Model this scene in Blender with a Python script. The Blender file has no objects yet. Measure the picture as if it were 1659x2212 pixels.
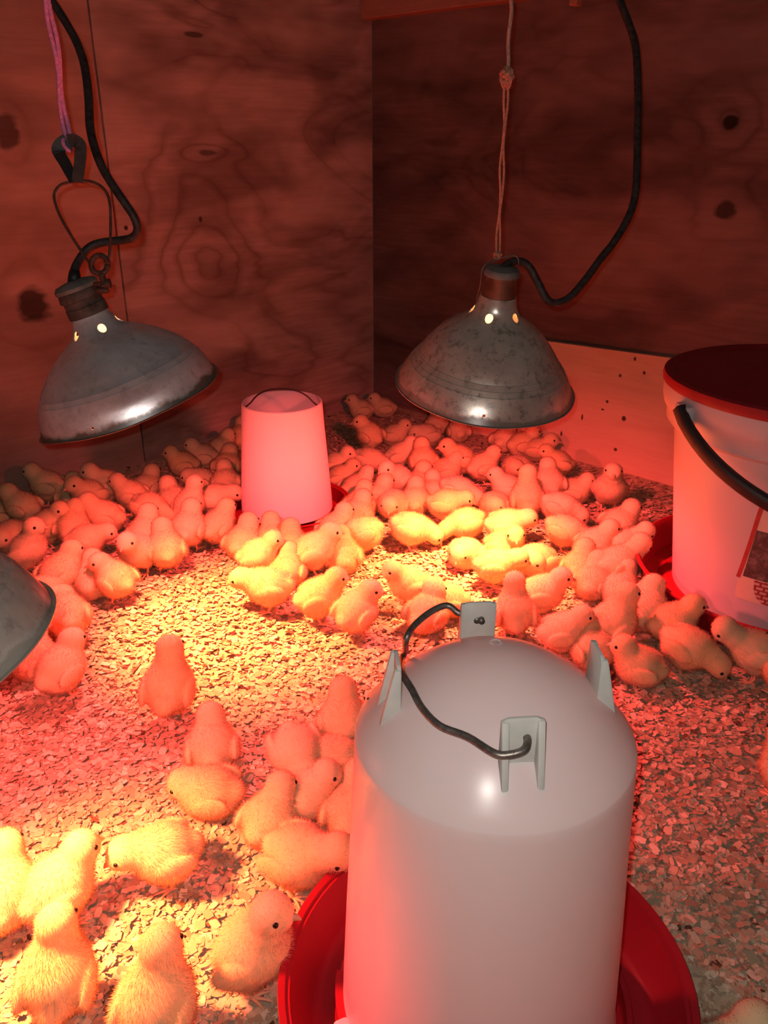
import bpy, bmesh, math, random
import numpy as np
from mathutils import Vector, Matrix, Euler

random.seed(7)
rng = np.random.default_rng(11)
scene = bpy.context.scene
col = scene.collection
R = math.radians

# ------------------------------------------------------------------ camera
W, H, F = 1659.0, 2212.0, 1790.0
CAM = Vector((0.0, 0.0, 0.62))
PITCH = R(24.0)
cd = bpy.data.cameras.new('camera')
cam = bpy.data.objects.new('camera', cd)
col.objects.link(cam)
cam.location = CAM
cam.rotation_euler = (R(90) - PITCH, 0, 0)
cd.sensor_fit = 'VERTICAL'
cd.sensor_height = 36.0
cd.lens = 36.0 * F / H
cd.clip_start = 0.01
scene.camera = cam

# ------------------------------------------------------------------ light and exposure
world = bpy.data.worlds.new('world')
scene.world = world
world.use_nodes = True
wb = world.node_tree.nodes['Background']
wb.inputs['Color'].default_value = (0.60, 0.36, 0.32, 1)
wb.inputs['Strength'].default_value = 0.05

vs = scene.view_settings
vs.view_transform = 'Standard'
vs.look = 'None'
vs.exposure = 0.0
vs.gamma = 1.0
vs.use_curve_mapping = False
scene.cycles.max_bounces = 6
scene.cycles.diffuse_bounces = 3
scene.cycles.glossy_bounces = 2
scene.cycles.transmission_bounces = 2
scene.cycles.caustics_reflective = False
scene.cycles.caustics_refractive = False

def add_light(name, kind, loc, energy, color, size, **kw):
    ld = bpy.data.lights.new(name, kind)
    ld.energy = energy
    ld.color = color
    ld.shadow_soft_size = size
    for k, v in kw.items():
        setattr(ld, k, v)
    o = bpy.data.objects.new(name, ld)
    col.objects.link(o)
    o.location = loc
    return o

# the phone's flash, beside its lens
add_light('phone_flash', 'POINT', (-0.012, -0.002, 0.636), 7.2, (1.0, 0.93, 0.86), 0.004)

BEAM_W, SPILL_W = 72.0, 44.0          # heat bulbs: centre beam and wide spill (used in the lamp builder)
BEAM_C, SPILL_C = (1.0, 0.25, 0.045), (1.0, 0.066, 0.072)

# ------------------------------------------------------------------ helpers
sP, cP = math.sin(PITCH), math.cos(PITCH)
def ray(px, py):
    x = (px - W / 2) / F
    y = (py - H / 2) / F
    return Vector((x, cP - y * sP, -(sP + y * cP)))      # length 1 along the optical axis
def at_depth(px, py, d):
    return CAM + ray(px, py) * d
def at_floor(px, py, z=0.0):
    r = ray(px, py)
    return CAM + r * ((z - CAM.z) / r.z)
def at_fwd(px, py, fwd):
    r = ray(px, py)
    return CAM + r * (fwd / r.y)

def new_obj(name, me, mat=None, parent=None):
    o = bpy.data.objects.new(name, me)
    col.objects.link(o)
    if mat is not None and not me.materials:
        for m in (mat if isinstance(mat, (list, tuple)) else [mat]):
            me.materials.append(m)
    if parent is not None:
        o.parent = parent
    return o
def empty(name, loc=(0, 0, 0), parent=None):
    o = bpy.data.objects.new(name, None)
    o.empty_display_size = 0.02
    col.objects.link(o)
    o.location = loc
    if parent is not None:
        o.parent = parent
    return o
def tag(o, label=None, cat=None, group=None, kind=None):
    if label: o['label'] = label
    if cat: o['category'] = cat
    if group: o['group'] = group
    if kind: o['kind'] = kind
    return o
def mesh_py(name, verts, faces, smooth=True):
    me = bpy.data.meshes.new(name)
    me.from_pydata([tuple(v) for v in verts], [], faces)
    me.validate()
    me.update()
    if smooth:
        me.polygons.foreach_set('use_smooth', [True] * len(me.polygons))
    return me
def lathe(name, prof, n=64, smooth=True, close=False, wob=None):
    """revolve (r, z) points about Z; close joins the last point to the first (a shell with thickness)"""
    V, Fc = [], []
    m = len(prof)
    for i in range(n):
        a = 2 * math.pi * i / n
        for j, (r, z) in enumerate(prof):
            rr, zz = (r, z) if wob is None else wob(r, z, a)
            V.append((rr * math.cos(a), rr * math.sin(a), zz))
    for i in range(n):
        k = (i + 1) % n
        for j in range(m if close else m - 1):
            l = (j + 1) % m
            Fc.append((i * m + j, k * m + j, k * m + l, i * m + l))
    me = mesh_py(name, V, Fc, smooth)
    bm = bmesh.new(); bm.from_mesh(me)
    bmesh.ops.remove_doubles(bm, verts=bm.verts, dist=1e-6)
    bmesh.ops.recalc_face_normals(bm, faces=bm.faces)
    bm.to_mesh(me); bm.free()
    if smooth:
        me.polygons.foreach_set('use_smooth', [True] * len(me.polygons))
    return me
def sharp(me, ang=35):
    me.set_sharp_from_angle(angle=R(ang))
    return me
def catmull(pts, sub=6):
    P = [Vector(p) for p in pts]
    P = [P[0] * 2 - P[1]] + P + [P[-1] * 2 - P[-2]]
    out = []
    for i in range(1, len(P) - 2):
        for s in range(sub):
            t = s / sub
            a, b, c, d = P[i - 1], P[i], P[i + 1], P[i + 2]
            out.append(0.5 * ((2 * b) + (c - a) * t + (2 * a - 5 * b + 4 * c - d) * t * t + (3 * b - a - 3 * c + d) * t ** 3))
    out.append(P[-2])
    return out
def tube_data(pts, rad, n=8, caps=True):
    pts = [Vector(p) for p in pts]
    V, Fc = [], []
    up = None
    for i, p in enumerate(pts):
        t = (pts[min(i + 1, len(pts) - 1)] - pts[max(i - 1, 0)]).normalized()
        if up is None:
            up = Vector((0, 0, 1)) if abs(t.z) < 0.9 else Vector((1, 0, 0))
        u = (up - t * up.dot(t)).normalized()
        up = u
        v = t.cross(u)
        r = rad[i] if isinstance(rad, (list, tuple)) else rad
        for k in range(n):
            a = 2 * math.pi * k / n
            V.append(p + u * (r * math.cos(a)) + v * (r * math.sin(a)))
    for i in range(len(pts) - 1):
        for k in range(n):
            l = (k + 1) % n
            Fc.append((i * n + k, i * n + l, (i + 1) * n + l, (i + 1) * n + k))
    if caps:
        Fc.append(tuple(range(n - 1, -1, -1)))
        b = (len(pts) - 1) * n
        Fc.append(tuple(b + k for k in range(n)))
    return V, Fc
def tube(name, pts, rad, n=8, smooth=6):
    if smooth:
        n0 = len(pts)
        pts = catmull(pts, smooth)
        if isinstance(rad, (list, tuple)):
            rad = [float(x) for x in np.interp(np.linspace(0, n0 - 1, len(pts)), range(n0), rad)]
    V, Fc = tube_data(pts, rad, n)
    return mesh_py(name, V, Fc)
def box_mesh(name, size, bevel=0.0, centre=(0, 0, 0), seg=2):
    bm = bmesh.new()
    bmesh.ops.create_cube(bm, size=1.0)
    bmesh.ops.scale(bm, vec=Vector(size), verts=bm.verts)
    bmesh.ops.translate(bm, vec=Vector(centre), verts=bm.verts)
    if bevel > 0:
        bmesh.ops.bevel(bm, geom=list(bm.edges), offset=bevel, segments=seg, affect='EDGES', profile=0.5)
    me = bpy.data.meshes.new(name)
    bm.to_mesh(me); bm.free()
    me.polygons.foreach_set('use_smooth', [True] * len(me.polygons))
    sharp(me)
    return me
def prism_mesh(name, poly, depth, axis_to=None, bevel=0.0):
    """extrude a polygon of (x, z) along y by depth (centred)"""
    n = len(poly)
    V = [(x, -depth / 2, z) for x, z in poly] + [(x, depth / 2, z) for x, z in poly]
    Fc = [tuple(range(n)), tuple(range(2 * n - 1, n - 1, -1))]
    for i in range(n):
        k = (i + 1) % n
        Fc.append((i, i + n, k + n, k))
    bm = bmesh.new()
    vs_ = [bm.verts.new(v) for v in V]
    for f in Fc:
        bm.faces.new([vs_[i] for i in f])
    bmesh.ops.recalc_face_normals(bm, faces=bm.faces)
    if bevel > 0:
        bmesh.ops.bevel(bm, geom=list(bm.edges), offset=bevel, segments=2, affect='EDGES', profile=0.5)
    me = bpy.data.meshes.new(name)
    bm.to_mesh(me); bm.free()
    me.polygons.foreach_set('use_smooth', [True] * len(me.polygons))
    sharp(me)
    return me
def frame_from_up(up, fwd=(0, -1, 0)):
    z = Vector(up).normalized()
    x = Vector(fwd).cross(z).normalized()
    y = z.cross(x)
    return Matrix((x, y, z)).transposed()

# ------------------------------------------------------------------ materials
class NT:
    def __init__(self, name):
        self.m = bpy.data.materials.new(name)
        self.m.use_nodes = True
        self.t = self.m.node_tree
        self.n = self.t.nodes
        self.b = self.n['Principled BSDF']
        self.out = self.n['Material Output']
    def node(self, typ, **kw):
        o = self.n.new(typ)
        for k, v in kw.items():
            setattr(o, k, v)
        return o
    def link(self, a, b):
        self.t.links.new(a, b)
    def val(self, x, inp):
        if hasattr(x, 'is_output') or hasattr(x, 'links'):
            self.link(x, inp)
        else:
            inp.default_value = x
    def math(self, op, a, b=0.0, c=None, clamp=False):
        o = self.node('ShaderNodeMath', operation=op, use_clamp=clamp)
        self.val(a, o.inputs[0]); self.val(b, o.inputs[1])
        if c is not None: self.val(c, o.inputs[2])
        return o.outputs[0]
    def coord(self, which='Object', scale=(1, 1, 1)):
        tc = self.node('ShaderNodeTexCoord')
        mp = self.node('ShaderNodeMapping')
        mp.inputs['Scale'].default_value = scale
        self.link(tc.outputs[which], mp.inputs['Vector'])
        return mp.outputs[0]
    def noise(self, vec, scale=5, detail=4, rough=0.55, dist=0.0):
        o = self.node('ShaderNodeTexNoise')
        self.link(vec, o.inputs['Vector'])
        o.inputs['Scale'].default_value = scale
        o.inputs['Detail'].default_value = detail
        o.inputs['Roughness'].default_value = rough
        o.inputs['Distortion'].default_value = dist
        return o.outputs['Fac']
    def ramp(self, fac, stops, interp='LINEAR'):
        o = self.node('ShaderNodeValToRGB')
        o.color_ramp.interpolation = interp
        e = o.color_ramp.elements
        while len(e) < len(stops): e.new(0.5)
        for i, (p, c) in enumerate(stops):
            e[i].position = p
            e[i].color = (c[0], c[1], c[2], 1) if not isinstance(c, (int, float)) else (c, c, c, 1)
        self.val(fac, o.inputs[0])
        return o.outputs[0]
    def mix(self, fac, a, b, mode='MIX'):
        o = self.node('ShaderNodeMix', data_type='RGBA', blend_type=mode)
        self.val(fac, o.inputs[0])
        for v, i in ((a, 6), (b, 7)):
            if isinstance(v, tuple): o.inputs[i].default_value = (v[0], v[1], v[2], 1)
            else: self.link(v, o.inputs[i])
        return o.outputs[2]
    def bump(self, h, strength=0.3, dist=0.002):
        o = self.node('ShaderNodeBump')
        o.inputs['Strength'].default_value = strength
        o.inputs['Distance'].default_value = dist
        self.link(h, o.inputs['Height'])
        self.link(o.outputs[0], self.b.inputs['Normal'])
        return o.outputs[0]
    def base(self, c):
        if isinstance(c, tuple): self.b.inputs['Base Color'].default_value = (c[0], c[1], c[2], 1)
        else: self.link(c, self.b.inputs['Base Color'])
    def set(self, **kw):
        for k, v in kw.items():
            self.val(v, self.b.inputs[k.replace('_', ' ')])
    def translucent(self, fac, colr):
        tr = self.node('ShaderNodeBsdfTranslucent')
        if isinstance(colr, tuple): tr.inputs['Color'].default_value = (*colr, 1)
        else: self.link(colr, tr.inputs['Color'])
        mx = self.node('ShaderNodeMixShader')
        mx.inputs[0].default_value = fac
        self.link(self.b.outputs[0], mx.inputs[1])
        self.link(tr.outputs[0], mx.inputs[2])
        self.link(mx.outputs[0], self.out.inputs['Surface'])

def simple(name, c, rough=0.5, metal=0.0, var=0.12, scale=40, bump=0.0, trans=0.0):
    t = NT(name)
    v = t.coord('Object')
    n = t.noise(v, scale, 4)
    t.base(t.mix(t.ramp(n, [(0.3, 0.0), (0.7, 1.0)]), tuple(x * (1 - var) for x in c), tuple(min(1, x * (1 + var)) for x in c)))
    t.set(Roughness=rough, Metallic=metal)
    if bump: t.bump(n, bump)
    if trans: t.translucent(trans, c)
    return t.m

def plywood(name, light, dark, knots, stain=0.5, ring=7.0, seed=0.0):
    """knots: (s, z, rs, rz, darkness, ringpull) in the wall's own metres"""
    t = NT(name)
    tc = t.node('ShaderNodeTexCoord')
    sx = t.node('ShaderNodeSeparateXYZ')
    t.link(tc.outputs['Object'], sx.inputs[0])
    s, z = sx.outputs[0], sx.outputs[2]
    cb = t.node('ShaderNodeCombineXYZ')
    t.val(t.math('MULTIPLY', s, 1.1), cb.inputs[0]); t.val(t.math('MULTIPLY', z, 2.6), cb.inputs[1]); cb.inputs[2].default_value = seed
    big = t.noise(cb.outputs[0], 1.7, 3.5, 0.5, 1.3)
    field = t.math('MULTIPLY', big, ring)
    kdark = None
    wn = t.noise(cb.outputs[0], 26, 1)
    for (ks, kz, rs, rz, dk, pull) in knots:
        dx = t.math('DIVIDE', t.math('SUBTRACT', s, ks), rs)
        dz = t.math('DIVIDE', t.math('SUBTRACT', z, kz), rz)
        d = t.math('SQRT', t.math('ADD', t.math('MULTIPLY', dx, dx), t.math('MULTIPLY', dz, dz)))
        dn = t.math('ADD', d, t.math('MULTIPLY', t.math('SUBTRACT', wn, 0.5), 0.9))
        if dk > 0:
            k = t.math('MULTIPLY', t.math('SUBTRACT', 1.25, dn, clamp=True), dk * 2.2)
            k = t.math('MINIMUM', k, dk)
            kdark = k if kdark is None else t.math('MAXIMUM', kdark, k)
        if pull:
            g = t.math('POWER', 2.718, t.math('MULTIPLY', t.math('MULTIPLY', d, d), -0.09))
            field = t.math('ADD', field, t.math('MULTIPLY', g, pull))
    fr = t.math('FRACT', field)
    lines = t.ramp(fr, [(0.0, 0.12), (0.10, 0.5), (0.24, 0.95), (0.65, 1.0), (0.9, 0.62), (1.0, 0.12)])
    cf = t.node('ShaderNodeCombineXYZ')
    t.val(t.math('MULTIPLY', s, 5), cf.inputs[0]); t.val(t.math('MULTIPLY', z, 70), cf.inputs[1]); cf.inputs[2].default_value = seed
    fine = t.noise(cf.outputs[0], 2.0, 2, 0.6)
    st = t.noise(cb.outputs[0], 3.4, 3, 0.55, 0.5)
    pale = t.noise(cb.outputs[0], 2.3, 3, 0.6)
    c = t.mix(lines, dark, light)
    c = t.mix(t.math('MULTIPLY', t.ramp(fine, [(0.35, 1.0), (0.65, 0.0)]), 0.35), c, dark)
    c = t.mix(t.math('MULTIPLY', t.ramp(st, [(0.44, 0.0), (0.62, 1.0)]), stain), c, tuple(x * 0.45 for x in dark))
    c = t.mix(t.math('MULTIPLY', t.ramp(pale, [(0.48, 0.0), (0.66, 1.0)]), stain * 0.8), c, tuple(x * 1.5 + 0.03 for x in light))
    if kdark is not None:
        c = t.mix(kdark, c, (0.02, 0.011, 0.008))
    t.base(c)
    t.set(Roughness=0.8, Specular_IOR_Level=0.15)
    t.bump(fine, 0.25, 0.0015)
    return t.m

# ------------------------------------------------------------------ the pen: walls, floor
CORNER = Vector((-0.026, 2.06, 0))
AL, AR = R(223.7), R(317.3)
UL = Vector((math.cos(AL), math.sin(AL), 0))
UR = Vector((math.cos(AR), math.sin(AR), 0))
NL = Vector((UL.y, -UL.x, 0)); NL = NL if NL.dot(CAM - CORNER) > 0 else -NL      # into the pen
NR = Vector((UR.y, -UR.x, 0)); NR = NR if NR.dot(CAM - CORNER) > 0 else -NR
def wall_sz(px, py, u, n, off=0.0):
    r = ray(px, py)
    p0 = CORNER + n * off
    t = (p0 - CAM).dot(n) / r.dot(n)
    p = CAM + r * t
    return (p - CORNER).dot(u), p.z
def wall_frame(o, u):
    o.location = CORNER
    o.rotation_euler = (0, 0, math.atan2(u.y, u.x))
SL = 1 if Vector((-UL.y, UL.x, 0)).dot(NL) > 0 else -1      # local y of each wall pointing into the pen
SR = 1 if Vector((-UR.y, UR.x, 0)).dot(NR) > 0 else -1

def kl(px, py, rs, rz, dk, pull=0.0):
    s, z = wall_sz(px, py, UL, NL)
    return (s, z, rs, rz, dk, pull)
def kr(px, py, rs, rz, dk, pull=0.0):
    s, z = wall_sz(px, py, UR, NR)
    return (s, z, rs, rz, dk, pull)

seam_s = 0.5 * (wall_sz(285, 760, UL, NL)[0] + wall_sz(212, 180, UL, NL)[0])
WH = 1.25
backing = simple('dark_backing_wood', (0.05, 0.025, 0.02), 0.9)
ply_l = plywood('plywood_left', (0.50, 0.33, 0.275), (0.27, 0.155, 0.125),
                [kl(455, 575, 0.028, 0.022, 0.12, 2.2), kl(450, 330, 0.02, 0.005, 0.6, 1.3),
                 kl(590, 790, 0.05, 0.05, 0.0, 1.4), kl(430, 450, 0.03, 0.05, 0.0, 1.5),
                 kl(420, 75, 0.02, 0.004, 0.7), kl(433, 473, 0.004, 0.005, 0.8), kl(272, 492, 0.004, 0.004, 0.9)], 0.6, 3.6, 3.1)
ply_l2 = plywood('plywood_left_near', (0.46, 0.27, 0.215), (0.31, 0.165, 0.125),
                 [kl(14, 283, 0.020, 0.028, 0.7, 1.2), kl(72, 660, 0.028, 0.03, 0.85, 1.5)], 0.4, 2.6, 8.3)
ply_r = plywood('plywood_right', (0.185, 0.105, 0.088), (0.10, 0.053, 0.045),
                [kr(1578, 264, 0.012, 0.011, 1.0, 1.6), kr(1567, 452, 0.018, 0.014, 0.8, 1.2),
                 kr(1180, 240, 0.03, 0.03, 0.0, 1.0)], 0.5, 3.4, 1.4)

wl = new_obj('wall_left', box_mesh('wall_left', (2.3, 0.012, WH), 0, (1.15, -SL * 0.022, WH / 2)), backing)
wall_frame(wl, UL); tag(wl, kind='structure')
for (a, b, m) in ((0.0, seam_s - 0.0016, ply_l), (seam_s + 0.0016, 2.3, ply_l2)):
    p = new_obj('panel', box_mesh('panel', (b - a, 0.016, WH), 0.001, ((a + b) / 2, -SL * 0.008, WH / 2), 1), m, wl)
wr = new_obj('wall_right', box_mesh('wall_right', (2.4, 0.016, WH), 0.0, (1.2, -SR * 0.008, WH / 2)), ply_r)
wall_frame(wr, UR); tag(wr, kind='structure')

# a ledger board along the top of the right wall and a cleat below it
bs, bz = wall_sz(800, 40, UR, NR, 0.03)
beam_m = plywood('ledger_wood', (0.42, 0.19, 0.13), (0.27, 0.11, 0.075), [], 0.2, 3.0, 5.5)
tr = new_obj('trim_1', box_mesh('trim_1', (2.0, 0.036, 0.11), 0.002, (1.0, SR * 0.019, bz + 0.055), 1), beam_m)
wall_frame(tr, UR); tag(tr, kind='structure')
cs_, cz_ = wall_sz(1237, 12, UR, NR, 0.02)
ct = new_obj('trim_2', box_mesh('trim_2', (0.016, 0.02, 0.07), 0.002, (cs_, SR * 0.011, cz_ + 0.035), 1), beam_m)
wall_frame(ct, UR); tag(ct, kind='structure')

# lighter plywood board standing against the right wall
s0, _ = wall_sz(1016, 930, UR, NR, 0.016)
s1, zt = wall_sz(1440, 773, UR, NR, 0.016)
s2, zt2 = wall_sz(1190, 739, UR, NR, 0.016)
screw = [(1338, 812, .0035, .0035), (1370, 776, .003, .004), (1390, 806, .0025, .003), (1328, 972, .0032, .0032), (1310, 868, .003, .003),
         (1256, 901, .002, .006), (1211, 937, .0022, .005), (1346, 905, .004, .005), (1300, 885, .003, .002)]
def kb(px, py, rs, rz, dk):
    s, z = wall_sz(px, py, UR, NR, 0.016)
    return (s, z, rs, rz, dk, 0.0)
ply_b = plywood('plywood_board', (0.66, 0.42, 0.29), (0.54, 0.31, 0.20), [kb(*k, 0.9) for k in screw] + [kb(1240, 930, .05, .03, .0)], 0.12, 2.5, 2.2)
slope = (zt2 - zt) / (s2 - s1)
def board_top(s): return zt + slope * (s - s1)
V = []
s3 = s1 + 0.55
for y in (SR * 0.001, SR * 0.013):
    V += [(s0, y, -0.01), (s3, y, -0.01), (s3, y, board_top(s3)), (s0, y, board_top(s0))]
bd = new_obj('plywood_board', mesh_py('plywood_board', V, [(0, 1, 2, 3), (7, 6, 5, 4), (0, 4, 5, 1), (1, 5, 6, 2), (2, 6, 7, 3), (3, 7, 4, 0)], False), ply_b)
wall_frame(bd, UR)
tag(bd, 'low bright plywood board with screw holes against the right wall', 'board')
print('BOARD', s0, s1, zt, zt2, 'seam', seam_s, 'beam', bz)

# floor and the wood shavings on it
def hgt(x, y):
    x = np.asarray(x, float); y = np.asarray(y, float)
    h = 0.0035 * (np.sin(9 * x + 2.1 * y) * np.cos(7.3 * y - 3 * x) + 0.6 * np.sin(17 * x - 13 * y))
    dl = (x - CORNER.x) * NL.x + (y - CORNER.y) * NL.y
    dr = (x - CORNER.x) * NR.x + (y - CORNER.y) * NR.y
    h = h + 0.018 * np.exp(-np.maximum(dl, 0) / 0.05) + 0.016 * np.exp(-np.maximum(dr, 0) / 0.05)
    return h
def hz(x, y): return float(hgt(x, y))

fl = NT('litter_bed')
v = fl.coord('Object')
n1 = fl.noise(v, 70, 5, 0.65)
n2 = fl.noise(v, 9, 3)
c = fl.ramp(n1, [(0.3, (0.34, 0.24, 0.16)), (0.55, (0.48, 0.35, 0.24)), (0.75, (0.58, 0.44, 0.31))])
fl.base(fl.mix(fl.ramp(n2, [(0.45, 0.0), (0.8, 0.5)]), c, (0.22, 0.15, 0.10)))
fl.set(Roughness=0.95, Specular_IOR_Level=0.1)
fl.bump(n1, 0.6, 0.004)
GX, GY = 150, 130
xs = np.linspace(-1.75, 1.75, GX); ys = np.linspace(-0.35, 2.15, GY)
XX, YY = np.meshgrid(xs, ys, indexing='ij')
ZZ = hgt(XX, YY)
fv = np.stack([XX, YY, ZZ - 0.002], -1).reshape(-1, 3)
ff = [(i * GY + j, (i + 1) * GY + j, (i + 1) * GY + j + 1, i * GY + j + 1) for i in range(GX - 1) for j in range(GY - 1)]
floor = new_obj('floor', mesh_py('floor', fv, ff), fl.m)
tag(floor, kind='structure')

sh = NT('wood_shaving')
at = sh.node('ShaderNodeAttribute', attribute_name='tint')
gr = sh.noise(sh.coord('Object', (1, 1, 1)), 260, 1)
c = sh.ramp(at.outputs['Fac'], [(0.0, (0.05, 0.028, 0.017)), (0.018, (0.10, 0.06, 0.035)), (0.035, (0.33, 0.22, 0.145)), (0.4, (0.46, 0.33, 0.22)), (0.8, (0.55, 0.41, 0.28)), (1.0, (0.70, 0.57, 0.43))])
c = sh.mix(sh.math('MULTIPLY', sh.ramp(gr, [(0.3, 1.0), (0.6, 0.0)]), 0.25), c, (0.35, 0.22, 0.13))
sh.base(c)
sh.set(Roughness=0.8, Specular_IOR_Level=0.25)

NFL = 115000
yy = 0.12 + 2.05 * rng.random(NFL * 2) ** 1.45
xx = (rng.random(NFL * 2) * 2 - 1) * (0.30 + 0.52 * yy)
dl = (xx - CORNER.x) * NL.x + (yy - CORNER.y) * NL.y
dr = (xx - CORNER.x) * NR.x + (yy - CORNER.y) * NR.y
keep = (dl > 0.006) & (dr > 0.02)
for (ox_, oy_, or_) in ((0.0755, 0.43, 0.137), (at_floor(622, 1122).x, at_floor(622, 1122).y, 0.100), (0.576, 1.066, 0.186)):
    keep &= np.hypot(xx - ox_, yy - oy_) > or_
xx, yy = xx[keep][:NFL], yy[keep][:NFL]
NFL = len(xx)
L = 0.0030 + 0.0088 * rng.random(NFL) ** 1.6
Wd = np.minimum(L * (0.35 + 0.6 * rng.random(NFL)), 0.0085) * 0.5
a = rng.random(NFL) * 2 * math.pi
curl = (rng.random(NFL) - 0.35) * 0.6
tl = rng.normal(0, 0.17, NFL); tw = rng.normal(0, 0.17, NFL)
zc = hgt(xx, yy) + rng.random(NFL) * 0.0035
ux, uy = np.cos(a), np.sin(a)
fvx = np.zeros((NFL, 6, 3))
for k, (f, c_) in enumerate(((-1, 1), (0, 0), (1, 1))):
    l = L * 0.5 * f
    taper = 1.0 if f == 0 else 0.75
    for w, sgn in enumerate((-1, 1)):
        wd = Wd * sgn * taper
        fvx[:, k * 2 + w, 0] = xx + ux * l - uy * wd
        fvx[:, k * 2 + w, 1] = yy + uy * l + ux * wd
        fvx[:, k * 2 + w, 2] = zc + tl * l + tw * wd + curl * L * 0.3 * c_ * 0.8
base_i = np.arange(NFL) * 6
quads = np.concatenate([np.stack([base_i, base_i + 2, base_i + 3, base_i + 1], 1), np.stack([base_i + 2, base_i + 4, base_i + 5, base_i + 3], 1)], 0)
me = bpy.data.meshes.new('wood_shavings')
me.vertices.add(NFL * 6)
me.vertices.foreach_set('co', fvx.reshape(-1))
me.loops.add(len(quads) * 4)
me.loops.foreach_set('vertex_index', quads.reshape(-1).astype(np.int32))
me.polygons.add(len(quads))
me.polygons.foreach_set('loop_start', (np.arange(len(quads)) * 4).astype(np.int32))
me.update(calc_edges=True)
ta = me.attributes.new('tint', 'FLOAT', 'POINT')
ta.data.foreach_set('value', np.repeat(rng.random(NFL), 6).astype(np.float32))
shav = new_obj('wood_shavings', me, sh.m)
tag(shav, 'pale wood shavings strewn all over the pen floor', 'shavings', kind='stuff')

# ------------------------------------------------------------------ plastics and metals
milky = NT('milky_plastic')
mv = milky.coord('Object')
mn = milky.noise(mv, 9, 3)
milky.base(milky.mix(milky.ramp(mn, [(0.3, 0.0), (0.7, 1.0)]), (0.79, 0.75, 0.735), (0.85, 0.81, 0.80)))
milky.set(Roughness=0.28, Specular_IOR_Level=0.45)
milky.translucent(0.33, (0.86, 0.76, 0.72))
milky = milky.m
white_pl = NT('white_plastic')
white_pl.base((0.64, 0.60, 0.62)); white_pl.set(Roughness=0.4, Specular_IOR_Level=0.4)
white_pl.translucent(0.14, (0.85, 0.74, 0.72))
white_pl = white_pl.m
lug_pl = simple('aged_plastic', (0.70, 0.70, 0.65), 0.4, 0, 0.08, 60, 0, 0.25)
red_pl = simple('red_plastic', (0.30, 0.008, 0.016), 0.35, 0, 0.1, 12)
red_lid = simple('red_lid_plastic', (0.28, 0.010, 0.017), 0.5, 0, 0.1, 30)
wire_m = simple('grey_wire', (0.20, 0.175, 0.155), 0.42, 0.75, 0.35, 220, 0.2)
dark_wire = simple('dark_wire', (0.05, 0.03, 0.028), 0.5, 0.5, 0.3, 90)
black_rub = simple('black_rubber', (0.016, 0.013, 0.013), 0.55, 0, 0.4, 60, 0.2)
cord_m = simple('dusty_cord', (0.030, 0.022, 0.020), 0.6, 0, 0.7, 150, 0.3)

# ------------------------------------------------------------------ the big waterer in front
WX, WY = 0.0725, 0.43
wz = hz(WX, WY) + 0.001
wat = empty('poultry_waterer', (WX, WY, wz))
tag(wat, 'large milky white water jar with wire handle in a red tray', 'waterer')
RS, ZS = 0.0888, 0.275
def dome_z(r): return ZS + 0.056 * (1 - (r / RS) ** 2) ** 0.9
prof = [(0.1035, 0.022), (0.1035, 0.030), (0.1015, 0.034), (0.1005, 0.060), (0.0970, 0.13), (0.0930, 0.20), (0.0906, 0.25), (0.0898, 0.268), (0.0894, 0.2745), (RS, ZS + 0.0012)]
for k in range(1, 17):
    r = RS * (1 - k / 16.0)
    prof.append((max(r, 0.0001), dome_z(r) if r > 0 else ZS + 0.056))
jar = new_obj('jar', sharp(lathe('jar', prof, 96), 28), milky, wat)
jar.location.x = -0.002
ring = new_obj('moulding_mark', lathe('moulding_mark', [(0.0028, 0), (0.0034, 0.0006), (0.004, 0)], 20), milky, jar)
ring.location = (0.001, 0.02, dome_z(0.02) + 0.0003)
# tray: flared wall, trough, inner collar that the jar locks into
tp = [(0.0, 0.004), (0.128, 0.004), (0.138, 0.010), (0.1535, 0.048), (0.1585, 0.050), (0.159, 0.047), (0.156, 0.0465), (0.150, 0.0455), (0.1355, 0.0135),
      (0.126, 0.0085), (0.117, 0.0095), (0.1135, 0.030), (0.109, 0.0305), (0.1085, 0.012), (0.0, 0.0115)]
tray = new_obj('tray', sharp(lathe('tray', [(r * 0.975, z) for r, z in tp], 96), 40), red_pl, wat)
tray.location.x = 0.003
for k, aa in enumerate((188, 308, 68)):
    ca = R(aa)
    tb = []
    for i in range(9):
        b = ca + R(-14 + 28 * i / 8)
        for (r, z) in ((0.1035, 0.0285), (0.1125, 0.0285), (0.1125, 0.036), (0.1035, 0.036)):
            tb.append((r * math.cos(b), r * math.sin(b), z))
    tf = [(0, 1, 2, 3), (35, 34, 33, 32)]
    for i in range(8):
        for j in range(4):
            l = (j + 1) % 4
            tf.append((i * 4 + j, (i + 1) * 4 + j, (i + 1) * 4 + l, i * 4 + l))
    new_obj('locking_tab', mesh_py('locking_tab', tb, tf, False), red_pl, tray)
for aa in (205, 325, 85):
    lg = new_obj('jar_foot', box_mesh('jar_foot', (0.012, 0.034, 0.012), 0.003), milky, jar)
    lg.location = (0.1055 * math.cos(R(aa)), 0.1055 * math.sin(R(aa)), 0.034); lg.rotation_euler = (0, 0, R(aa))
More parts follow.
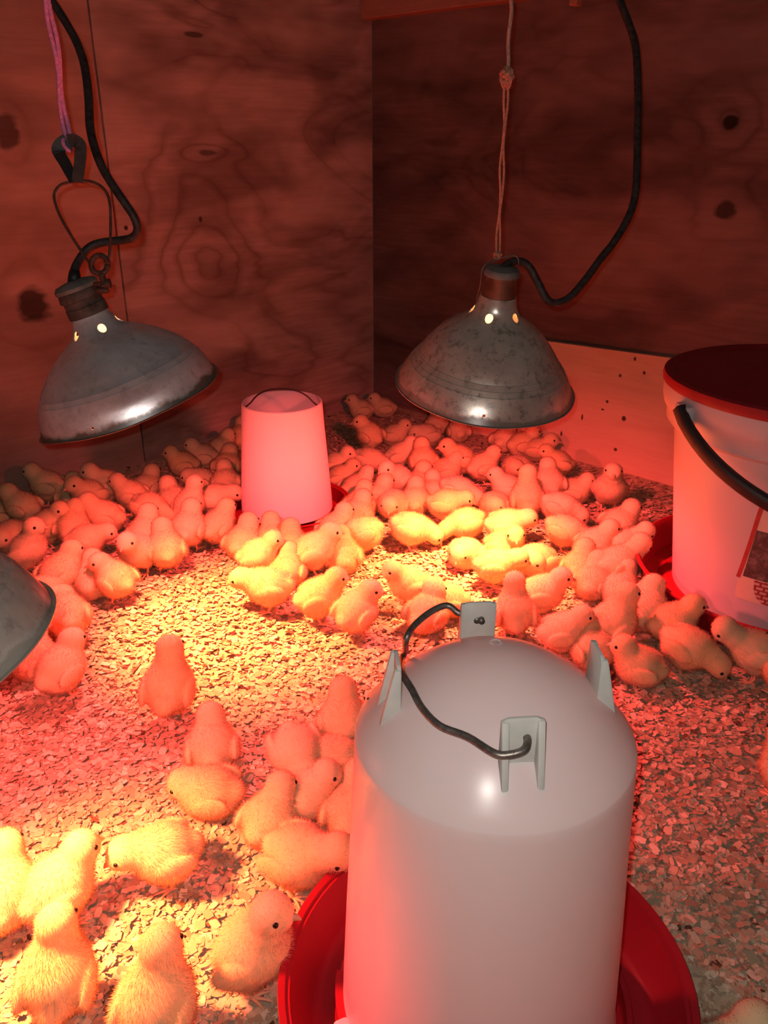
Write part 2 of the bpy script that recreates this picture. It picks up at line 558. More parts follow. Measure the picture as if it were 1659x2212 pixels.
# four U-shaped lugs on the dome
def make_lug(parent, aa, hole):
    r0, w, zt_ = 0.0625, 0.0235, 0.334
    zb = dome_z(r0) - 0.004
    hh = zt_ - zb
    rot = R(aa)
    e = empty('lug', (0, 0, 0), parent)
    e.rotation_euler = (0, 0, rot)
    # plate with rounded top corners, in the y-z plane at x = r0
    poly = [(-w / 2, zb), (w / 2, zb), (w / 2, zt_ - 0.004), (w / 2 - 0.0012, zt_ - 0.0012), (w / 2 - 0.004, zt_), (-w / 2 + 0.004, zt_), (-w / 2 + 0.0012, zt_ - 0.0012), (-w / 2, zt_ - 0.004)]
    pm = prism_mesh('plate', poly, 0.0026, bevel=0.0006)
    p = new_obj('plate', pm, lug_pl, e); p.rotation_euler = (0, 0, R(90)); p.location = (r0, 0, 0)
    for sy in (-1, 1):
        x1 = r0 + 0.0125
        tri = [(r0 - 0.001, zb), (x1, dome_z(x1) - 0.003), (r0 + 0.0055, zt_ - 0.012), (r0 + 0.003, zt_ - 0.0015), (r0 - 0.001, zt_ - 0.0012)]
        f = new_obj('flange', prism_mesh('flange', tri, 0.0042, bevel=0.0009), lug_pl, e)
        f.location = (0, sy * (w / 2 - 0.0016), 0)
    if hole:
        hm = lathe('wire_hole', [(0.0, 0.0), (0.0024, 0.0), (0.0024, 0.0003), (0.0, 0.0003)], 16)
        h = new_obj('wire_hole', hm, wire_m, e)
        h.rotation_euler = (0, R(-90), 0); h.location = (r0 - 0.0014, 0.001, zt_ - 0.014)
    return e
LUGROT = 5
for aa, hole in ((-90 + LUGROT, True), (90 + LUGROT, True), (180 + LUGROT, False), (LUGROT, False)):
    make_lug(jar, aa, hole)
jar_w = Vector((WX, WY, wz))
def on_dome(px, py, clear):
    """the ray through a pixel meets the dome: a point lying just above it"""
    r = ray(px, py)
    lo, best = None, None
    for i in range(900):
        t = 0.35 + i * 0.0004
        p = CAM + r * t - jar_w
        rad = math.hypot(p.x, p.y)
        if rad < RS and p.z <= dome_z(rad) + clear:
            return p
    return CAM + r * 0.6 - jar_w
lugF = Matrix.Rotation(R(-90 + LUGROT), 3, 'Z'); lugB = Matrix.Rotation(R(90 + LUGROT), 3, 'Z')
zh = 0.321
hp = [lugF @ Vector((0.058, 0.0005, zh)), lugF @ Vector((0.066, 0.0005, zh)), lugF @ Vector((0.0715, -0.003, zh - 0.002)), lugF @ Vector((0.072, -0.012, zh - 0.004)), lugF @ Vector((0.069, -0.019, zh - 0.0045))]
for (px, py, cl) in ((1010, 1592, 0.010), (950, 1568, 0.008), (912, 1530, 0.006), (890, 1490, 0.005), (868, 1452, 0.005), (868, 1425, 0.0055), (876, 1405, 0.007)):
    hp.append(on_dome(px, py, cl))
for (px, py, fw) in ((877, 1382, WY + 0.036), (893, 1353, WY + 0.050), (930, 1322, WY + 0.064), (966, 1308, WY + 0.070)):
    hp.append(at_fwd(px, py, fw) - jar_w)
hp += [lugB @ Vector((0.0675, 0.015, zh + 0.002)), lugB @ Vector((0.0685, 0.006, zh)), lugB @ Vector((0.066, 0.0005, zh)), lugB @ Vector((0.058, 0.0005, zh))]
new_obj('wire_handle', tube('wire_handle', hp, 0.0023, 10, 5), wire_m, wat)

# dirt clumps on the jar's shoulder
dirt_m = simple('dark_dirt', (0.025, 0.018, 0.014), 0.9, 0, 0.4, 300)
def clump(name, loc, n, size, label):
    V, Fc = [], []
    rr = random.Random(n)
    for i in range(n):
        p = Vector((rr.uniform(-1, 1), rr.uniform(-1, 1), rr.uniform(0, 1.4))) * size
        q = p + Vector((rr.uniform(-1, 1), rr.uniform(-1, 1), rr.uniform(-.6, .6))) * size * 1.1
        v, f = tube_data([p, (p + q) / 2 + Vector((0, 0, size * .3)), q], [size * .22, size * .3, size * .12], 5)
        b = len(V); V += v; Fc += [tuple(b + k for k in g) for g in f]
    o = new_obj(name, mesh_py(name, V, Fc), dirt_m)
    o.location = loc
    return tag(o, label, 'dirt')
p = jar_w + Vector((RS * math.cos(R(28)) * 0.97, RS * math.sin(R(28)) * 0.97, dome_z(RS * 0.96) + 0.0005))
clump('dirt_clump', p, 14, 0.0032, 'dark tangle of dirt on the water jar beside its right lug')
p = jar_w + Vector((RS * math.cos(R(163)) * 0.985, RS * math.sin(R(163)) * 0.985, dome_z(RS * 0.98) + 0.0005))
clump('dirt_clump', p, 6, 0.0022, 'small black speck on the water jar beyond its left lug')

# ------------------------------------------------------------------ the cone feeder at the back
fb = at_floor(622, 1122)
FX, FY = fb.x, fb.y
fe = empty('tube_feeder', (FX, FY, hz(FX, FY) + 0.001))
tag(fe, 'white open-topped cone feeder with thin wire bail among the chicks', 'feeder')
zt_f = 0.222
fp = [(r * 0.965, z) for r, z in [(0.0835, 0.028), (0.0830, 0.045), (0.0785, 0.11), (0.0735, 0.175), (0.0712, zt_f - 0.006), (0.0705, zt_f), (0.0685, zt_f + 0.0012), (0.0668, zt_f), (0.0672, zt_f - 0.008), (0.0700, 0.17), (0.0755, 0.10), (0.079, 0.028)]]
new_obj('tube', sharp(lathe('tube', fp, 72, close=True), 40), white_pl, fe)
feed_m = simple('chick_feed', (0.42, 0.28, 0.16), 0.95, 0, 0.4, 300, 0.5)
new_obj('feed', lathe('feed', [(0.0, 0.125), (0.04, 0.119), (0.0735, 0.112), (0.0735, 0.10), (0, 0.10)], 40), feed_m, fe)
new_obj('pan', sharp(lathe('pan', [(0.0, 0.003), (0.098, 0.003), (0.104, 0.008), (0.110, 0.038), (0.113, 0.040), (0.113, 0.0375), (0.107, 0.036), (0.101, 0.012), (0.09, 0.008), (0.0, 0.008)], 64), 40), red_pl, fe)
bl = []
for i in range(21):
    u = -1 + 2 * i / 20
    bl.append((u * 0.058 if abs(u) < 0.95 else u * 0.064, 0.006 - 0.010 * (1 - u * u), zt_f + 0.024 * (1 - abs(u) ** 2.2) - 0.012 * abs(u) ** 6))
new_obj('wire_bail', tube('wire_bail', bl, 0.0013, 7, 0), dark_wire, fe)

# ------------------------------------------------------------------ the bucket feeder on the right
BX, BY = 0.576, 1.066
bf = empty('bucket_feeder', (BX, BY, hz(BX, BY) + 0.001))
tag(bf, 'big white bucket feeder with red lid and black strap handle', 'feeder')
bw = Vector((BX, BY, hz(BX, BY) + 0.001))
def pail_r(z): return 0.1475 + (0.1790 - 0.1475) * (z - 0.03) / 0.26
pp = [(0.141, 0.014), (0.1465, 0.018)]
for z in np.linspace(0.03, 0.262, 12): pp.append((pail_r(z), float(z)))
pp += [(0.1835, 0.263), (0.1875, 0.268), (0.1885, 0.283), (0.1935, 0.290), (0.196, 0.300), (0.1965, 0.314), (0.194, 0.322), (0.190, 0.324)]
new_obj('pail', sharp(lathe('pail', pp, 96), 32), white_pl, bf)
lp = [(0.1965, 0.3185), (0.1985, 0.320), (0.1995, 0.326), (0.198, 0.332), (0.193, 0.3345), (0.188, 0.333), (0.184, 0.3295), (0.17, 0.3305), (0.12, 0.336), (0.05, 0.339), (0.0, 0.3395)]
new_obj('lid', sharp(lathe('lid', lp, 96), 40), red_lid, bf)
bp = [(0.0, 0.004), (0.185, 0.004), (0.193, 0.009), (0.199, 0.052), (0.204, 0.057), (0.208, 0.056), (0.2075, 0.053), (0.2045, 0.052), (0.201, 0.048), (0.190, 0.013), (0.17, 0.010), (0.158, 0.020), (0.150, 0.022), (0.0, 0.022)]
bp = [(r * 0.985, z) for r, z in bp]
new_obj('pan', sharp(lathe('pan', bp, 96), 40), red_pl, bf)
for sy in (180, 0):
    eb = new_obj('ear', box_mesh('ear', (0.016, 0.030, 0.026), 0.004), white_pl, bf)
    aa = R(sy + 14)
    eb.location = (0.197 * math.cos(aa), 0.197 * math.sin(aa), 0.298); eb.rotation_euler = (0, 0, aa)
# strap handle drooping round the front of the pail
cs = []
hn = 40
for i in range(hn + 1):
    t_ = i / hn
    th = R(194 + (346 - 194) * t_)
    z = 0.307 - 0.106 * math.sin(math.pi * t_) ** 0.8
    rr_ = 0.207 - 0.004 * math.sin(math.pi * t_)
    cs.append((rr_ * math.cos(th), rr_ * math.sin(th), z))
V, Fc = [], []
sec = [(-0.0065, -0.0055), (-0.0035, -0.0085), (0.0035, -0.0085), (0.0065, -0.0055), (0.0065, 0.0055), (0.0035, 0.0085), (-0.0035, 0.0085), (-0.0065, 0.0055)]
for i, p in enumerate(cs):
    P = Vector(p)
    T = (Vector(cs[min(i + 1, hn)]) - Vector(cs[max(i - 1, 0)])).normalized()
    nr = Vector((P.x, P.y, 0)).normalized(); nr = (nr - T * nr.dot(T)).normalized()
    bn = T.cross(nr)
    for (a_, b_) in sec: V.append(P + nr * a_ + bn * b_)
for i in range(hn):
    for k in range(8):
        l = (k + 1) % 8
        Fc.append((i * 8 + k, i * 8 + l, (i + 1) * 8 + l, (i + 1) * 8 + k))
Fc += [tuple(range(8)), tuple(hn * 8 + k for k in range(7, -1, -1))]
new_obj('strap_handle', sharp(mesh_py('strap_handle', V, Fc), 50), black_rub, bf)

def pail_tz(px, py):
    r = ray(px, py)
    for i in range(2000):
        t = 0.7 + i * 0.0004
        p = CAM + r * t - bw
        if math.hypot(p.x, p.y) < pail_r(p.z):
            return math.atan2(p.y, p.x), p.z
    return None
def patch(name, poly, off, m, parent, nt=14, nz=14):
    """a thin printed patch wrapped on the pail: poly = left edge and right edge as lists of (theta, z) from top to bottom"""
    left, right = poly
    V, Fc = [], []
    for j in range(nz + 1):
        u = j / nz * (len(left) - 1); k = min(int(u), len(left) - 2); f = u - k
        l = (left[k][0] * (1 - f) + left[k + 1][0] * f, left[k][1] * (1 - f) + left[k + 1][1] * f)
        r_ = (right[k][0] * (1 - f) + right[k + 1][0] * f, right[k][1] * (1 - f) + right[k + 1][1] * f)
        for i in range(nt + 1):
            g = i / nt
            th = l[0] * (1 - g) + r_[0] * g; z = l[1] * (1 - g) + r_[1] * g
            rr2 = pail_r(z) + off
            V.append((rr2 * math.cos(th), rr2 * math.sin(th), z))
    for j in range(nz):
        for i in range(nt):
            q = j * (nt + 1) + i
            Fc.append((q, q + nt + 1, q + nt + 2, q + 1))
    return new_obj(name, mesh_py(name, V, Fc), m, parent)
def sh_(pts, d): return [(t + d, z) for t, z in pts]
cream = simple('label_paper', (0.70, 0.56, 0.45), 0.6, 0, 0.05, 60)
lab_red = simple('label_red_ink', (0.42, 0.05, 0.045), 0.6, 0, 0.15, 120)
pic = NT('label_picture')
pv = pic.coord('Object')
pn = pic.noise(pv, 60, 6, 0.7)
pic.base(pic.ramp(pn, [(0.3, (0.03, 0.02, 0.02)), (0.5, (0.11, 0.075, 0.07)), (0.62, (0.22, 0.17, 0.16)), (0.8, (0.34, 0.28, 0.26))]))
pic.set(Roughness=0.55)
brk = NT('label_brick')
bt = brk.node('ShaderNodeTexBrick')
brk.link(brk.coord('Object', (1, 1, 1)), bt.inputs['Vector'])
bcx = brk.node('ShaderNodeCombineXYZ'); bsx = brk.node('ShaderNodeSeparateXYZ'); btc = brk.node('ShaderNodeTexCoord')
brk.link(btc.outputs['Object'], bsx.inputs[0]); brk.link(bsx.outputs[0], bcx.inputs[0]); brk.link(bsx.outputs[2], bcx.inputs[1])
brk.link(bcx.outputs[0], bt.inputs['Vector'])
bt.inputs['Color1'].default_value = (0.62, 0.42, 0.36, 1); bt.inputs['Color2'].default_value = (0.52, 0.30, 0.26, 1); bt.inputs['Mortar'].default_value = (0.28, 0.05, 0.05, 1)
bt.inputs['Scale'].default_value = 1.0; bt.inputs['Mortar Size'].default_value = 0.0012
bt.inputs['Brick Width'].default_value = 0.009; bt.inputs['Row Height'].default_value = 0.006
brk.base(bt.outputs['Color']); brk.set(Roughness=0.6)
edge = [pail_tz(px, py) for px, py in ((1657, 1083), (1646, 1100), (1640, 1118), (1622, 1175), (1606, 1220), (1596, 1246))]
lb = patch('label', (edge, sh_(edge, 0.95)), 0.0006, cream, bf)
patch('border', (sh_(edge, -0.022), sh_(edge, 0.012)), 0.0009, lab_red, lb, 3, 14)
pe = [pail_tz(px, py) for px, py in ((1632, 1144), (1622, 1178), (1608, 1222), (1602, 1242))]
patch('picture', (sh_(pe, 0.012), sh_(pe, 0.9)), 0.0009, pic.m, lb)
be = [pail_tz(px, py) for px, py in ((1630, 1252), (1628, 1275), (1634, 1292), (1648, 1306))]
patch('brick_print', (be, sh_(be, 0.6)), 0.0009, brk.m, lb)
lo = [pail_tz(px, py) for px, py in ((1596, 1246), (1590, 1268), (1588, 1288))]
patch('lower_strip', (lo, sh_(lo, 0.25)), 0.0005, cream, lb)

# ------------------------------------------------------------------ heat lamps
def lamp_metal(name, tone, rust, grime, rings=0.0, rough=(0.22, 0.33)):
    t = NT(name)
    v = t.coord('Object')
    sx = t.node('ShaderNodeSeparateXYZ'); t.link(v, sx.inputs[0])
    z = sx.outputs[2]
    n1 = t.noise(v, 28, 6, 0.65); n2 = t.noise(v, 90, 5, 0.7); n3 = t.noise(v, 9, 3)
    c = t.mix(t.ramp(n1, [(0.35, 0.0), (0.7, 1.0)]), tone, tuple(x * 0.72 for x in tone))
    c = t.mix(t.math('MULTIPLY', t.ramp(n2, [(0.52, 0.0), (0.66, 1.0)]), grime), c, (0.09, 0.075, 0.06))
    # grime caked along the rim, ragged upper edge
    e = t.math('ADD', t.math('MULTIPLY', z, 60.0), t.math('MULTIPLY', t.math('SUBTRACT', n1, 0.5), 1.6))
    rim = t.ramp(e, [(0.28, 1.0), (0.62, 0.0)])
    c = t.mix(t.math('MULTIPLY', rim, rust), c, t.mix(n2, (0.035, 0.028, 0.02), (0.17, 0.12, 0.08)))
    t.base(c)
    t.set(Metallic=t.math('SUBTRACT', 0.46, t.math('MULTIPLY', rim, 0.6)), Roughness=t.ramp(n3, [(0.3, rough[0]), (0.7, rough[1])]))
    tg = t.node('ShaderNodeTangent', direction_type='RADIAL', axis='Z')
    t.link(tg.outputs[0], t.b.inputs['Tangent'])
    t.set(Anisotropic=rings)
    t.bump(n1, 0.10, 0.0015)
    return t.m
glass_m = NT('red_bulb_glass')
glass_m.base((0.5, 0.05, 0.02)); glass_m.set(Roughness=0.3)
glass_m.b.inputs['Emission Color'].default_value = (1.0, 0.50, 0.14, 1)
glass_m.b.inputs['Emission Strength'].default_value = 5.0
glass_m = glass_m.m
glass_m.cycles.emission_sampling = 'NONE'

NECK = [(0.25, 0.88), (0.222, 0.94), (0.208, 0.99), (0.200, 1.03), (0.194, 1.06)]
DOME_ROUND = [(1.0, 0.0), (0.986, 0.07), (0.963, 0.165), (0.926, 0.27), (0.897, 0.328), (0.891, 0.330), (0.862, 0.38), (0.856, 0.382), (0.80, 0.46), (0.70, 0.56), (0.58, 0.66), (0.46, 0.735), (0.37, 0.785), (0.30, 0.825)] + NECK
DOME_BELL = [(1.0, 0.0), (0.983, 0.045), (0.952, 0.115), (0.912, 0.19), (0.872, 0.255), (0.864, 0.257), (0.832, 0.306), (0.824, 0.308), (0.789, 0.358), (0.781, 0.36), (0.745, 0.42), (0.67, 0.52), (0.58, 0.625), (0.48, 0.71), (0.38, 0.775), (0.30, 0.825)] + NECK
def make_lamp(label, loc, up, rad, metal, socket_m, cap_m, dent, spin, sock, DOME, pw=1.0):
    root = empty('heat_lamp', loc)
    M = frame_from_up(up)
    root.rotation_euler = M.to_euler()
    tag(root, label, 'heat lamp')
    rr = random.Random(spin)
    ph = [rr.uniform(0, 6.28) for _ in range(6)]
    def wob(r, z, a):
        k = max(0.0, 1 - z / (0.5 * rad)) if r > 0.5 * rad else 0.0
        d = dent * k * (0.5 * math.sin(2 * a + ph[0]) + 0.4 * math.sin(3 * a + ph[1]) + 0.22 * math.sin(7 * a + ph[2]) + 0.12 * math.sin(13 * a + ph[3]))
        return r * (1 + d), z + rad * dent * 1.1 * k * (math.sin(2 * a + ph[4]) * .6 + .4 * math.sin(5 * a + ph[5]))
    th = 0.0011
    outer = [(1.028, -0.006), (1.03, 0.004), (1.004, 0.006)] + DOME[1:]
    prof = [(r * rad, z * rad) for r, z in outer]
    inner = [(max(r * rad - th, 0.002), z * rad - th * 0.4) for r, z in [(1.0, 0.0)] + DOME[1:]][::-1]
    me = lathe('reflector', prof + inner, 96, close=True, wob=wob)
    ref = new_obj('reflector', me, metal, root)
    # vent holes round the neck, one small hole near the rim
    cut = bmesh.new()
    for k in range(5):
        a = R(spin + 72 * k)
        m4 = Matrix.Rotation(a, 4, 'Z') @ Matrix.Translation((0.225 * rad, 0, 0.875 * rad)) @ Matrix.Rotation(R(90), 4, 'Y')
        bmesh.ops.create_cone(cut, cap_ends=True, segments=16, radius1=0.043 * rad, radius2=0.043 * rad, depth=0.16 * rad, matrix=m4)
    a = R(84)
    m4 = Matrix.Rotation(a, 4, 'Z') @ Matrix.Translation((0.965 * rad, 0, 0.09 * rad)) @ Matrix.Rotation(R(90), 4, 'Y')
    bmesh.ops.create_cone(cut, cap_ends=True, segments=12, radius1=0.014 * rad, radius2=0.014 * rad, depth=0.12 * rad, matrix=m4)
    cm = bpy.data.meshes.new('cut'); cut.to_mesh(cm); cut.free()
    co = bpy.data.objects.new('cut', cm); col.objects.link(co); co.parent = root
    md = ref.modifiers.new('holes', 'BOOLEAN'); md.operation = 'DIFFERENCE'; md.object = co; md.solver = 'EXACT'
    bpy.context.view_layer.update()
    dg = bpy.context.evaluated_depsgraph_get()
    me2 = bpy.data.meshes.new_from_object(ref.evaluated_get(dg))
    ref.modifiers.clear(); ref.data = me2
    bpy.data.objects.remove(co)
    me2.polygons.foreach_set('use_smooth', [True] * len(me2.polygons)); sharp(me2, 40)
    if not me2.materials: me2.materials.append(metal)
    # socket
    z0 = 1.02 * rad
    new_obj('socket', sharp(lathe('socket', [(r * rad, z0 + z * rad) for r, z in sock], 48), 35), socket_m, root)
    ztop = z0 + sock[-1][1] * rad
    rc = max(r for r, z in sock[-3:]) * rad
    new_obj('socket_cap', sharp(lathe('socket_cap', [(rc * 1.02, ztop - 0.004), (rc * 1.03, ztop), (rc * 0.9, ztop + 0.004), (rc * .4, ztop + 0.0065), (0.0, ztop + 0.007)], 40), 40), cap_m, root)
    # bulb
    bpf = [(0.0, 0.38), (0.25, 0.385), (0.38, 0.41), (0.43, 0.47), (0.38, 0.56), (0.26, 0.68), (0.17, 0.76), (0.135, 0.84), (0.125, 0.95), (0.125, 1.02), (0.0, 1.02)]
    new_obj('bulb', lathe('bulb', [(r * rad, z * rad) for r, z in bpf], 40), glass_m, root)
    # the bulb's light
    for nm, en, cc, ang, bl, sz in (('heat_beam', BEAM_W, BEAM_C, 72, 0.95, 0.02), ('heat_spill', SPILL_W, SPILL_C, 142, 0.7, 0.025)):
        l = add_light(nm, 'SPOT', (0, 0, 0.34 * rad), en * pw, cc, sz, spot_size=R(ang), spot_blend=bl)
        l.parent = root
    bpy.context.view_layer.update()
    return root, ztop

def pt(root, world):           # a world point in a lamp's own frame
    return root.matrix_world.inverted() @ Vector(world)

sock_a = [(0.205, 0.0), (0.212, 0.005), (0.212, 0.10), (0.202, 0.105), (0.202, 0.17), (0.226, 0.18), (0.228, 0.20), (0.215, 0.28), (0.19, 0.31)]
sock_b = [(0.196, 0.0), (0.196, 0.01), (0.190, 0.012), (0.170, 0.27), (0.170, 0.29)]
rusty = simple('rusty_socket', (0.085, 0.062, 0.05), 0.75, 0.1, 0.7, 60, 0.4)
brass = simple('tarnished_brass', (0.20, 0.105, 0.07), 0.45, 0.6, 0.35, 45, 0.2)
capgrey = simple('grey_cap', (0.17, 0.165, 0.15), 0.7, 0.2, 0.4, 50, 0.2)

metal_1 = lamp_metal('lamp_metal_bluish', (0.74, 0.70, 0.71), 0.95, 0.25, 0.88, (0.26, 0.32))
metal_2 = lamp_metal('lamp_metal_dull', (0.68, 0.63, 0.55), 0.75, 0.55, 0.5)
metal_3 = lamp_metal('lamp_metal_grey', (0.62, 0.61, 0.54), 0.6, 0.35)

# left lamp
LR = 0.1107
P1 = at_depth(283, 868, 1.02)
lampL, zL = make_lamp('dented heat lamp with clamp hanging by the left wall', P1, (-0.30, -0.045, 0.95), LR, metal_1, rusty, capgrey, 0.022, 52, sock_a, DOME_ROUND)
dL = 1.08
cl = [(159, 604), (161, 585), (169, 565), (189, 538), (216, 525), (263, 519), (287, 513), (297, 496), (290, 470), (270, 439), (240, 395), (219, 358), (203, 314), (194, 270), (192, 219), (187, 169), (179, 128), (162, 84), (135, 37), (111, 0), (80, -50)]
top = lampL.matrix_world @ Vector((0, 0, zL + 0.004))
tdep = (top - CAM).dot(Vector((0, cP, -sP)))
cpts = [pt(lampL, top)] + [pt(lampL, at_depth(px, py, tdep + 0.012 * math.sin(i * .5))) for i, (px, py) in enumerate(cl[1:])]
new_obj('cord', tube('cord', cpts, 0.0049, 10, 5), cord_m, lampL)
new_obj('strain_relief', tube('strain_relief', [cpts[0], cpts[0] * .45 + cpts[1] * .55, cpts[1]], [0.0075, 0.0068, 0.0058], 12, 0), black_rub, lampL)
# rusty wire loop, eye ring and thumb screw, spring clamp jaws
D = tdep - 0.012
def lp3(px, py, d=0.0): return pt(lampL, at_depth(px, py, D + d))
rust_w = simple('rusty_wire', (0.10, 0.045, 0.032), 0.7, 0.3, 0.4, 160)
lw = [lp3(*q) for q in ((205, 585), (189, 562), (159, 518), (135, 477), (121, 444), (117, 420), (128, 402), (148, 394), (166, 392), (190, 391), (215, 400), (231, 418), (238, 445), (239, 487), (238, 531), (235, 556), (228, 575))]
new_obj('wire_loop', tube('wire_loop', lw, 0.0016, 8, 5), rust_w, lampL)
rc_ = Vector(lp3(215, 572))
vr = Vector(lp3(236, 572)) - rc_; vu = Vector(lp3(215, 551)) - rc_
rp = [rc_ + vr * (0.85 * math.cos(a * math.pi / 12)) + vu * (0.95 * math.sin(a * math.pi / 12)) for a in range(25)]
new_obj('eye_ring', tube('eye_ring', rp, 0.0033, 8, 0), rust_w, lampL)
new_obj('thumb_screw', tube('thumb_screw', [lp3(219, 592), lp3(223, 606), lp3(224, 622)], [0.0042, 0.0038, 0.005], 8, 3), rust_w, lampL)
V, Fc = [], []
for (a_, b_, r_) in (((203, 615), (238, 612), [0.0028, 0.0035, 0.0055]), ((208, 627), (234, 628), [0.003, 0.0035, 0.0028])):
    A, B = Vector(lp3(*a_)), Vector(lp3(*b_))
    v_, f_ = tube_data([A, (A + B) / 2, B], r_, 8)
    b0 = len(V); V += v_; Fc += [tuple(b0 + k for k in g) for g in f_]
new_obj('bracket', mesh_py('bracket', V, Fc), rust_w, lampL)
def jaw(q, wid):
    pts = [Vector(lp3(*k)) for k in q]
    pts = catmull(pts, 4)
    depth_v = (Vector(lp3(150, 340, 0.011)) - Vector(lp3(150, 340, -0.011))) / 2
    V, Fc = [], []
    for i, p_ in enumerate(pts):
        t = (pts[min(i + 1, len(pts) - 1)] - pts[max(i - 1, 0)]).normalized()
        s_ = t.cross(depth_v).normalized()
        w_ = wid[0] + (wid[1] - wid[0]) * i / (len(pts) - 1)
        for (a_, b_) in ((-1, -1), (1, -1), (1, 1), (-1, 1)): V.append(p_ + s_ * (a_ * w_ / 2) + depth_v * b_)
    for i in range(len(pts) - 1):
        for k in range(4):
            l = (k + 1) % 4
            Fc.append((i * 4 + k, i * 4 + l, (i + 1) * 4 + l, (i + 1) * 4 + k))
    n_ = (len(pts) - 1) * 4
    Fc += [(3, 2, 1, 0), (n_, n_ + 1, n_ + 2, n_ + 3)]
    return mesh_py('clamp_jaw', V, Fc, False)
new_obj('clamp_jaw', jaw(((146, 306), (132, 314), (126, 326), (140, 352), (160, 390)), (0.017, 0.011)), black_rub, lampL)
new_obj('clamp_jaw', jaw(((146, 304), (160, 304), (172, 312), (174, 330), (171, 362), (167, 392)), (0.014, 0.012)), simple('dusty_rubber', (0.055, 0.035, 0.03), .7, 0, .4, 90), lampL)

# pink twine that holds it
pink = simple('pink_twine', (0.80, 0.24, 0.45), 0.8, 0, 0.25, 300, 0.3)
pk = empty('twine', at_depth(146, 306, D))
tag(pk, 'pink twine tied to the rubber clamp of the left lamp', 'twine')
def rel(o, p): return Vector(p) - o.location
knot = at_depth(146, 296, D)
up0 = at_fwd(103, -8, knot.y)
for k, off in enumerate((-0.0016, 0.0016)):
    pts = []
    for i in range(9):
        f = i / 8
        p_ = knot.lerp(up0, f) + Vector((off * (1 + 1.2 * math.sin(f * 9 + k * 2)), off * .6, 0))
        pts.append(rel(pk, p_))
    new_obj('strand', tube('strand', pts, 0.0025, 7, 3), pink, pk)
new_obj('loop', tube('loop', [rel(pk, at_depth(px, py, D + d_)) for px, py, d_ in ((146, 294, -.004), (136, 303, -.013), (140, 316, -.014), (150, 326, -.012), (154, 318, .012), (157, 302, .013), (147, 294, .003))], 0.0022, 7, 5), pink, pk)

# right lamp
RR_ = 0.119
P2 = at_depth(1046, 832, 1.125)
lampR, zR = make_lamp('upright dull heat lamp hanging in front of the pen corner', P2, (0.075, -0.17, 0.98), RR_, metal_2, brass, capgrey, 0.010, 68, sock_b, DOME_BELL)
top = lampR.matrix_world @ Vector((0.004, 0.0, zR + 0.005))
tdep = (top - CAM).dot(Vector((0, cP, -sP)))
cr = [(1086, 578), (1104, 566), (1125, 565), (1144, 578), (1162, 611), (1180, 645), (1201, 655), (1231, 642), (1264, 605), (1296, 561), (1324, 526), (1356, 472), (1373, 415), (1377, 304), (1378, 190), (1373, 103), (1360, 56), (1338, 0), (1320, -50)]
cpts = [pt(lampR, top)] + [pt(lampR, at_depth(px, py, tdep + 0.004 * i)) for i, (px, py) in enumerate(cr)]
new_obj('cord', tube('cord', cpts, 0.0050, 10, 5), cord_m, lampR)
hw = [Vector((-0.175 * RR_, 0, zR - 0.002)), Vector((-0.13 * RR_, 0, zR + 0.020)), pt(lampR, at_depth(1075, 560, tdep)), Vector((0.20 * RR_, 0, zR + 0.004)), Vector((0.205 * RR_, 0.0, zR - 0.02)), Vector((0.215 * RR_, -0.01, 0.93 * RR_))]
new_obj('hanger_wire', tube('hanger_wire', hw, 0.0009, 6, 6), wire_m, lampR)
orange = simple('orange_twine', (0.48, 0.20, 0.13), 0.85, 0, 0.3, 300, 0.3)
tw_ = empty('twine', at_depth(1075, 560, tdep))
tag(tw_, 'knotted orange twine holding up the right lamp', 'twine')
bot = at_depth(1075, 552, tdep)
kn = at_fwd(1095, 165, bot.y)
tp_ = at_fwd(1105, -8, bot.y)
for k, off in enumerate((-0.0014, 0.0014)):
    pts = [rel(tw_, bot.lerp(kn, i / 8) + Vector((off * (1 + math.sin(i * 1.9 + k)), 0, 0))) for i in range(9)]
    new_obj('strand', tube('strand', pts, 0.0016, 7, 3), orange, tw_)
pts = [rel(tw_, kn.lerp(tp_, i / 5) + Vector((0.001 * math.sin(i * 2), 0, 0))) for i in range(6)]
new_obj('upper_strand', tube('upper_strand', pts, 0.0024, 7, 3), simple('pale_twine', (0.42, 0.25, 0.19), .85, 0, .3, 300, .3), tw_)
def knot_mesh(r, n):
    rr = random.Random(n)
    V, Fc = [], []
    for i in range(n):
        a0 = rr.uniform(0, 6.28)
        ax = Vector((rr.uniform(-1, 1), rr.uniform(-1, 1), rr.uniform(-1, 1))).normalized()
        pl = [Vector((math.cos(a0 + j * .9), math.sin(a0 + j * .9), rr.uniform(-.5, .5))) * r * rr.uniform(.6, 1.15) for j in range(7)]
        q = Matrix.Rotation(a0, 3, ax)
        v_, f_ = tube_data(catmull([q @ p_ for p_ in pl], 3), r * 0.24, 6)
        b0 = len(V); V += v_; Fc += [tuple(b0 + k for k in g) for g in f_]
    return mesh_py('knot', V, Fc)
k1 = new_obj('knot', knot_mesh(0.0075, 9), orange, tw_); k1.location = rel(tw_, kn); k1.scale = (1, 1, 1.35)
k2 = new_obj('knot', knot_mesh(0.005, 6), orange, tw_); k2.location = rel(tw_, bot)

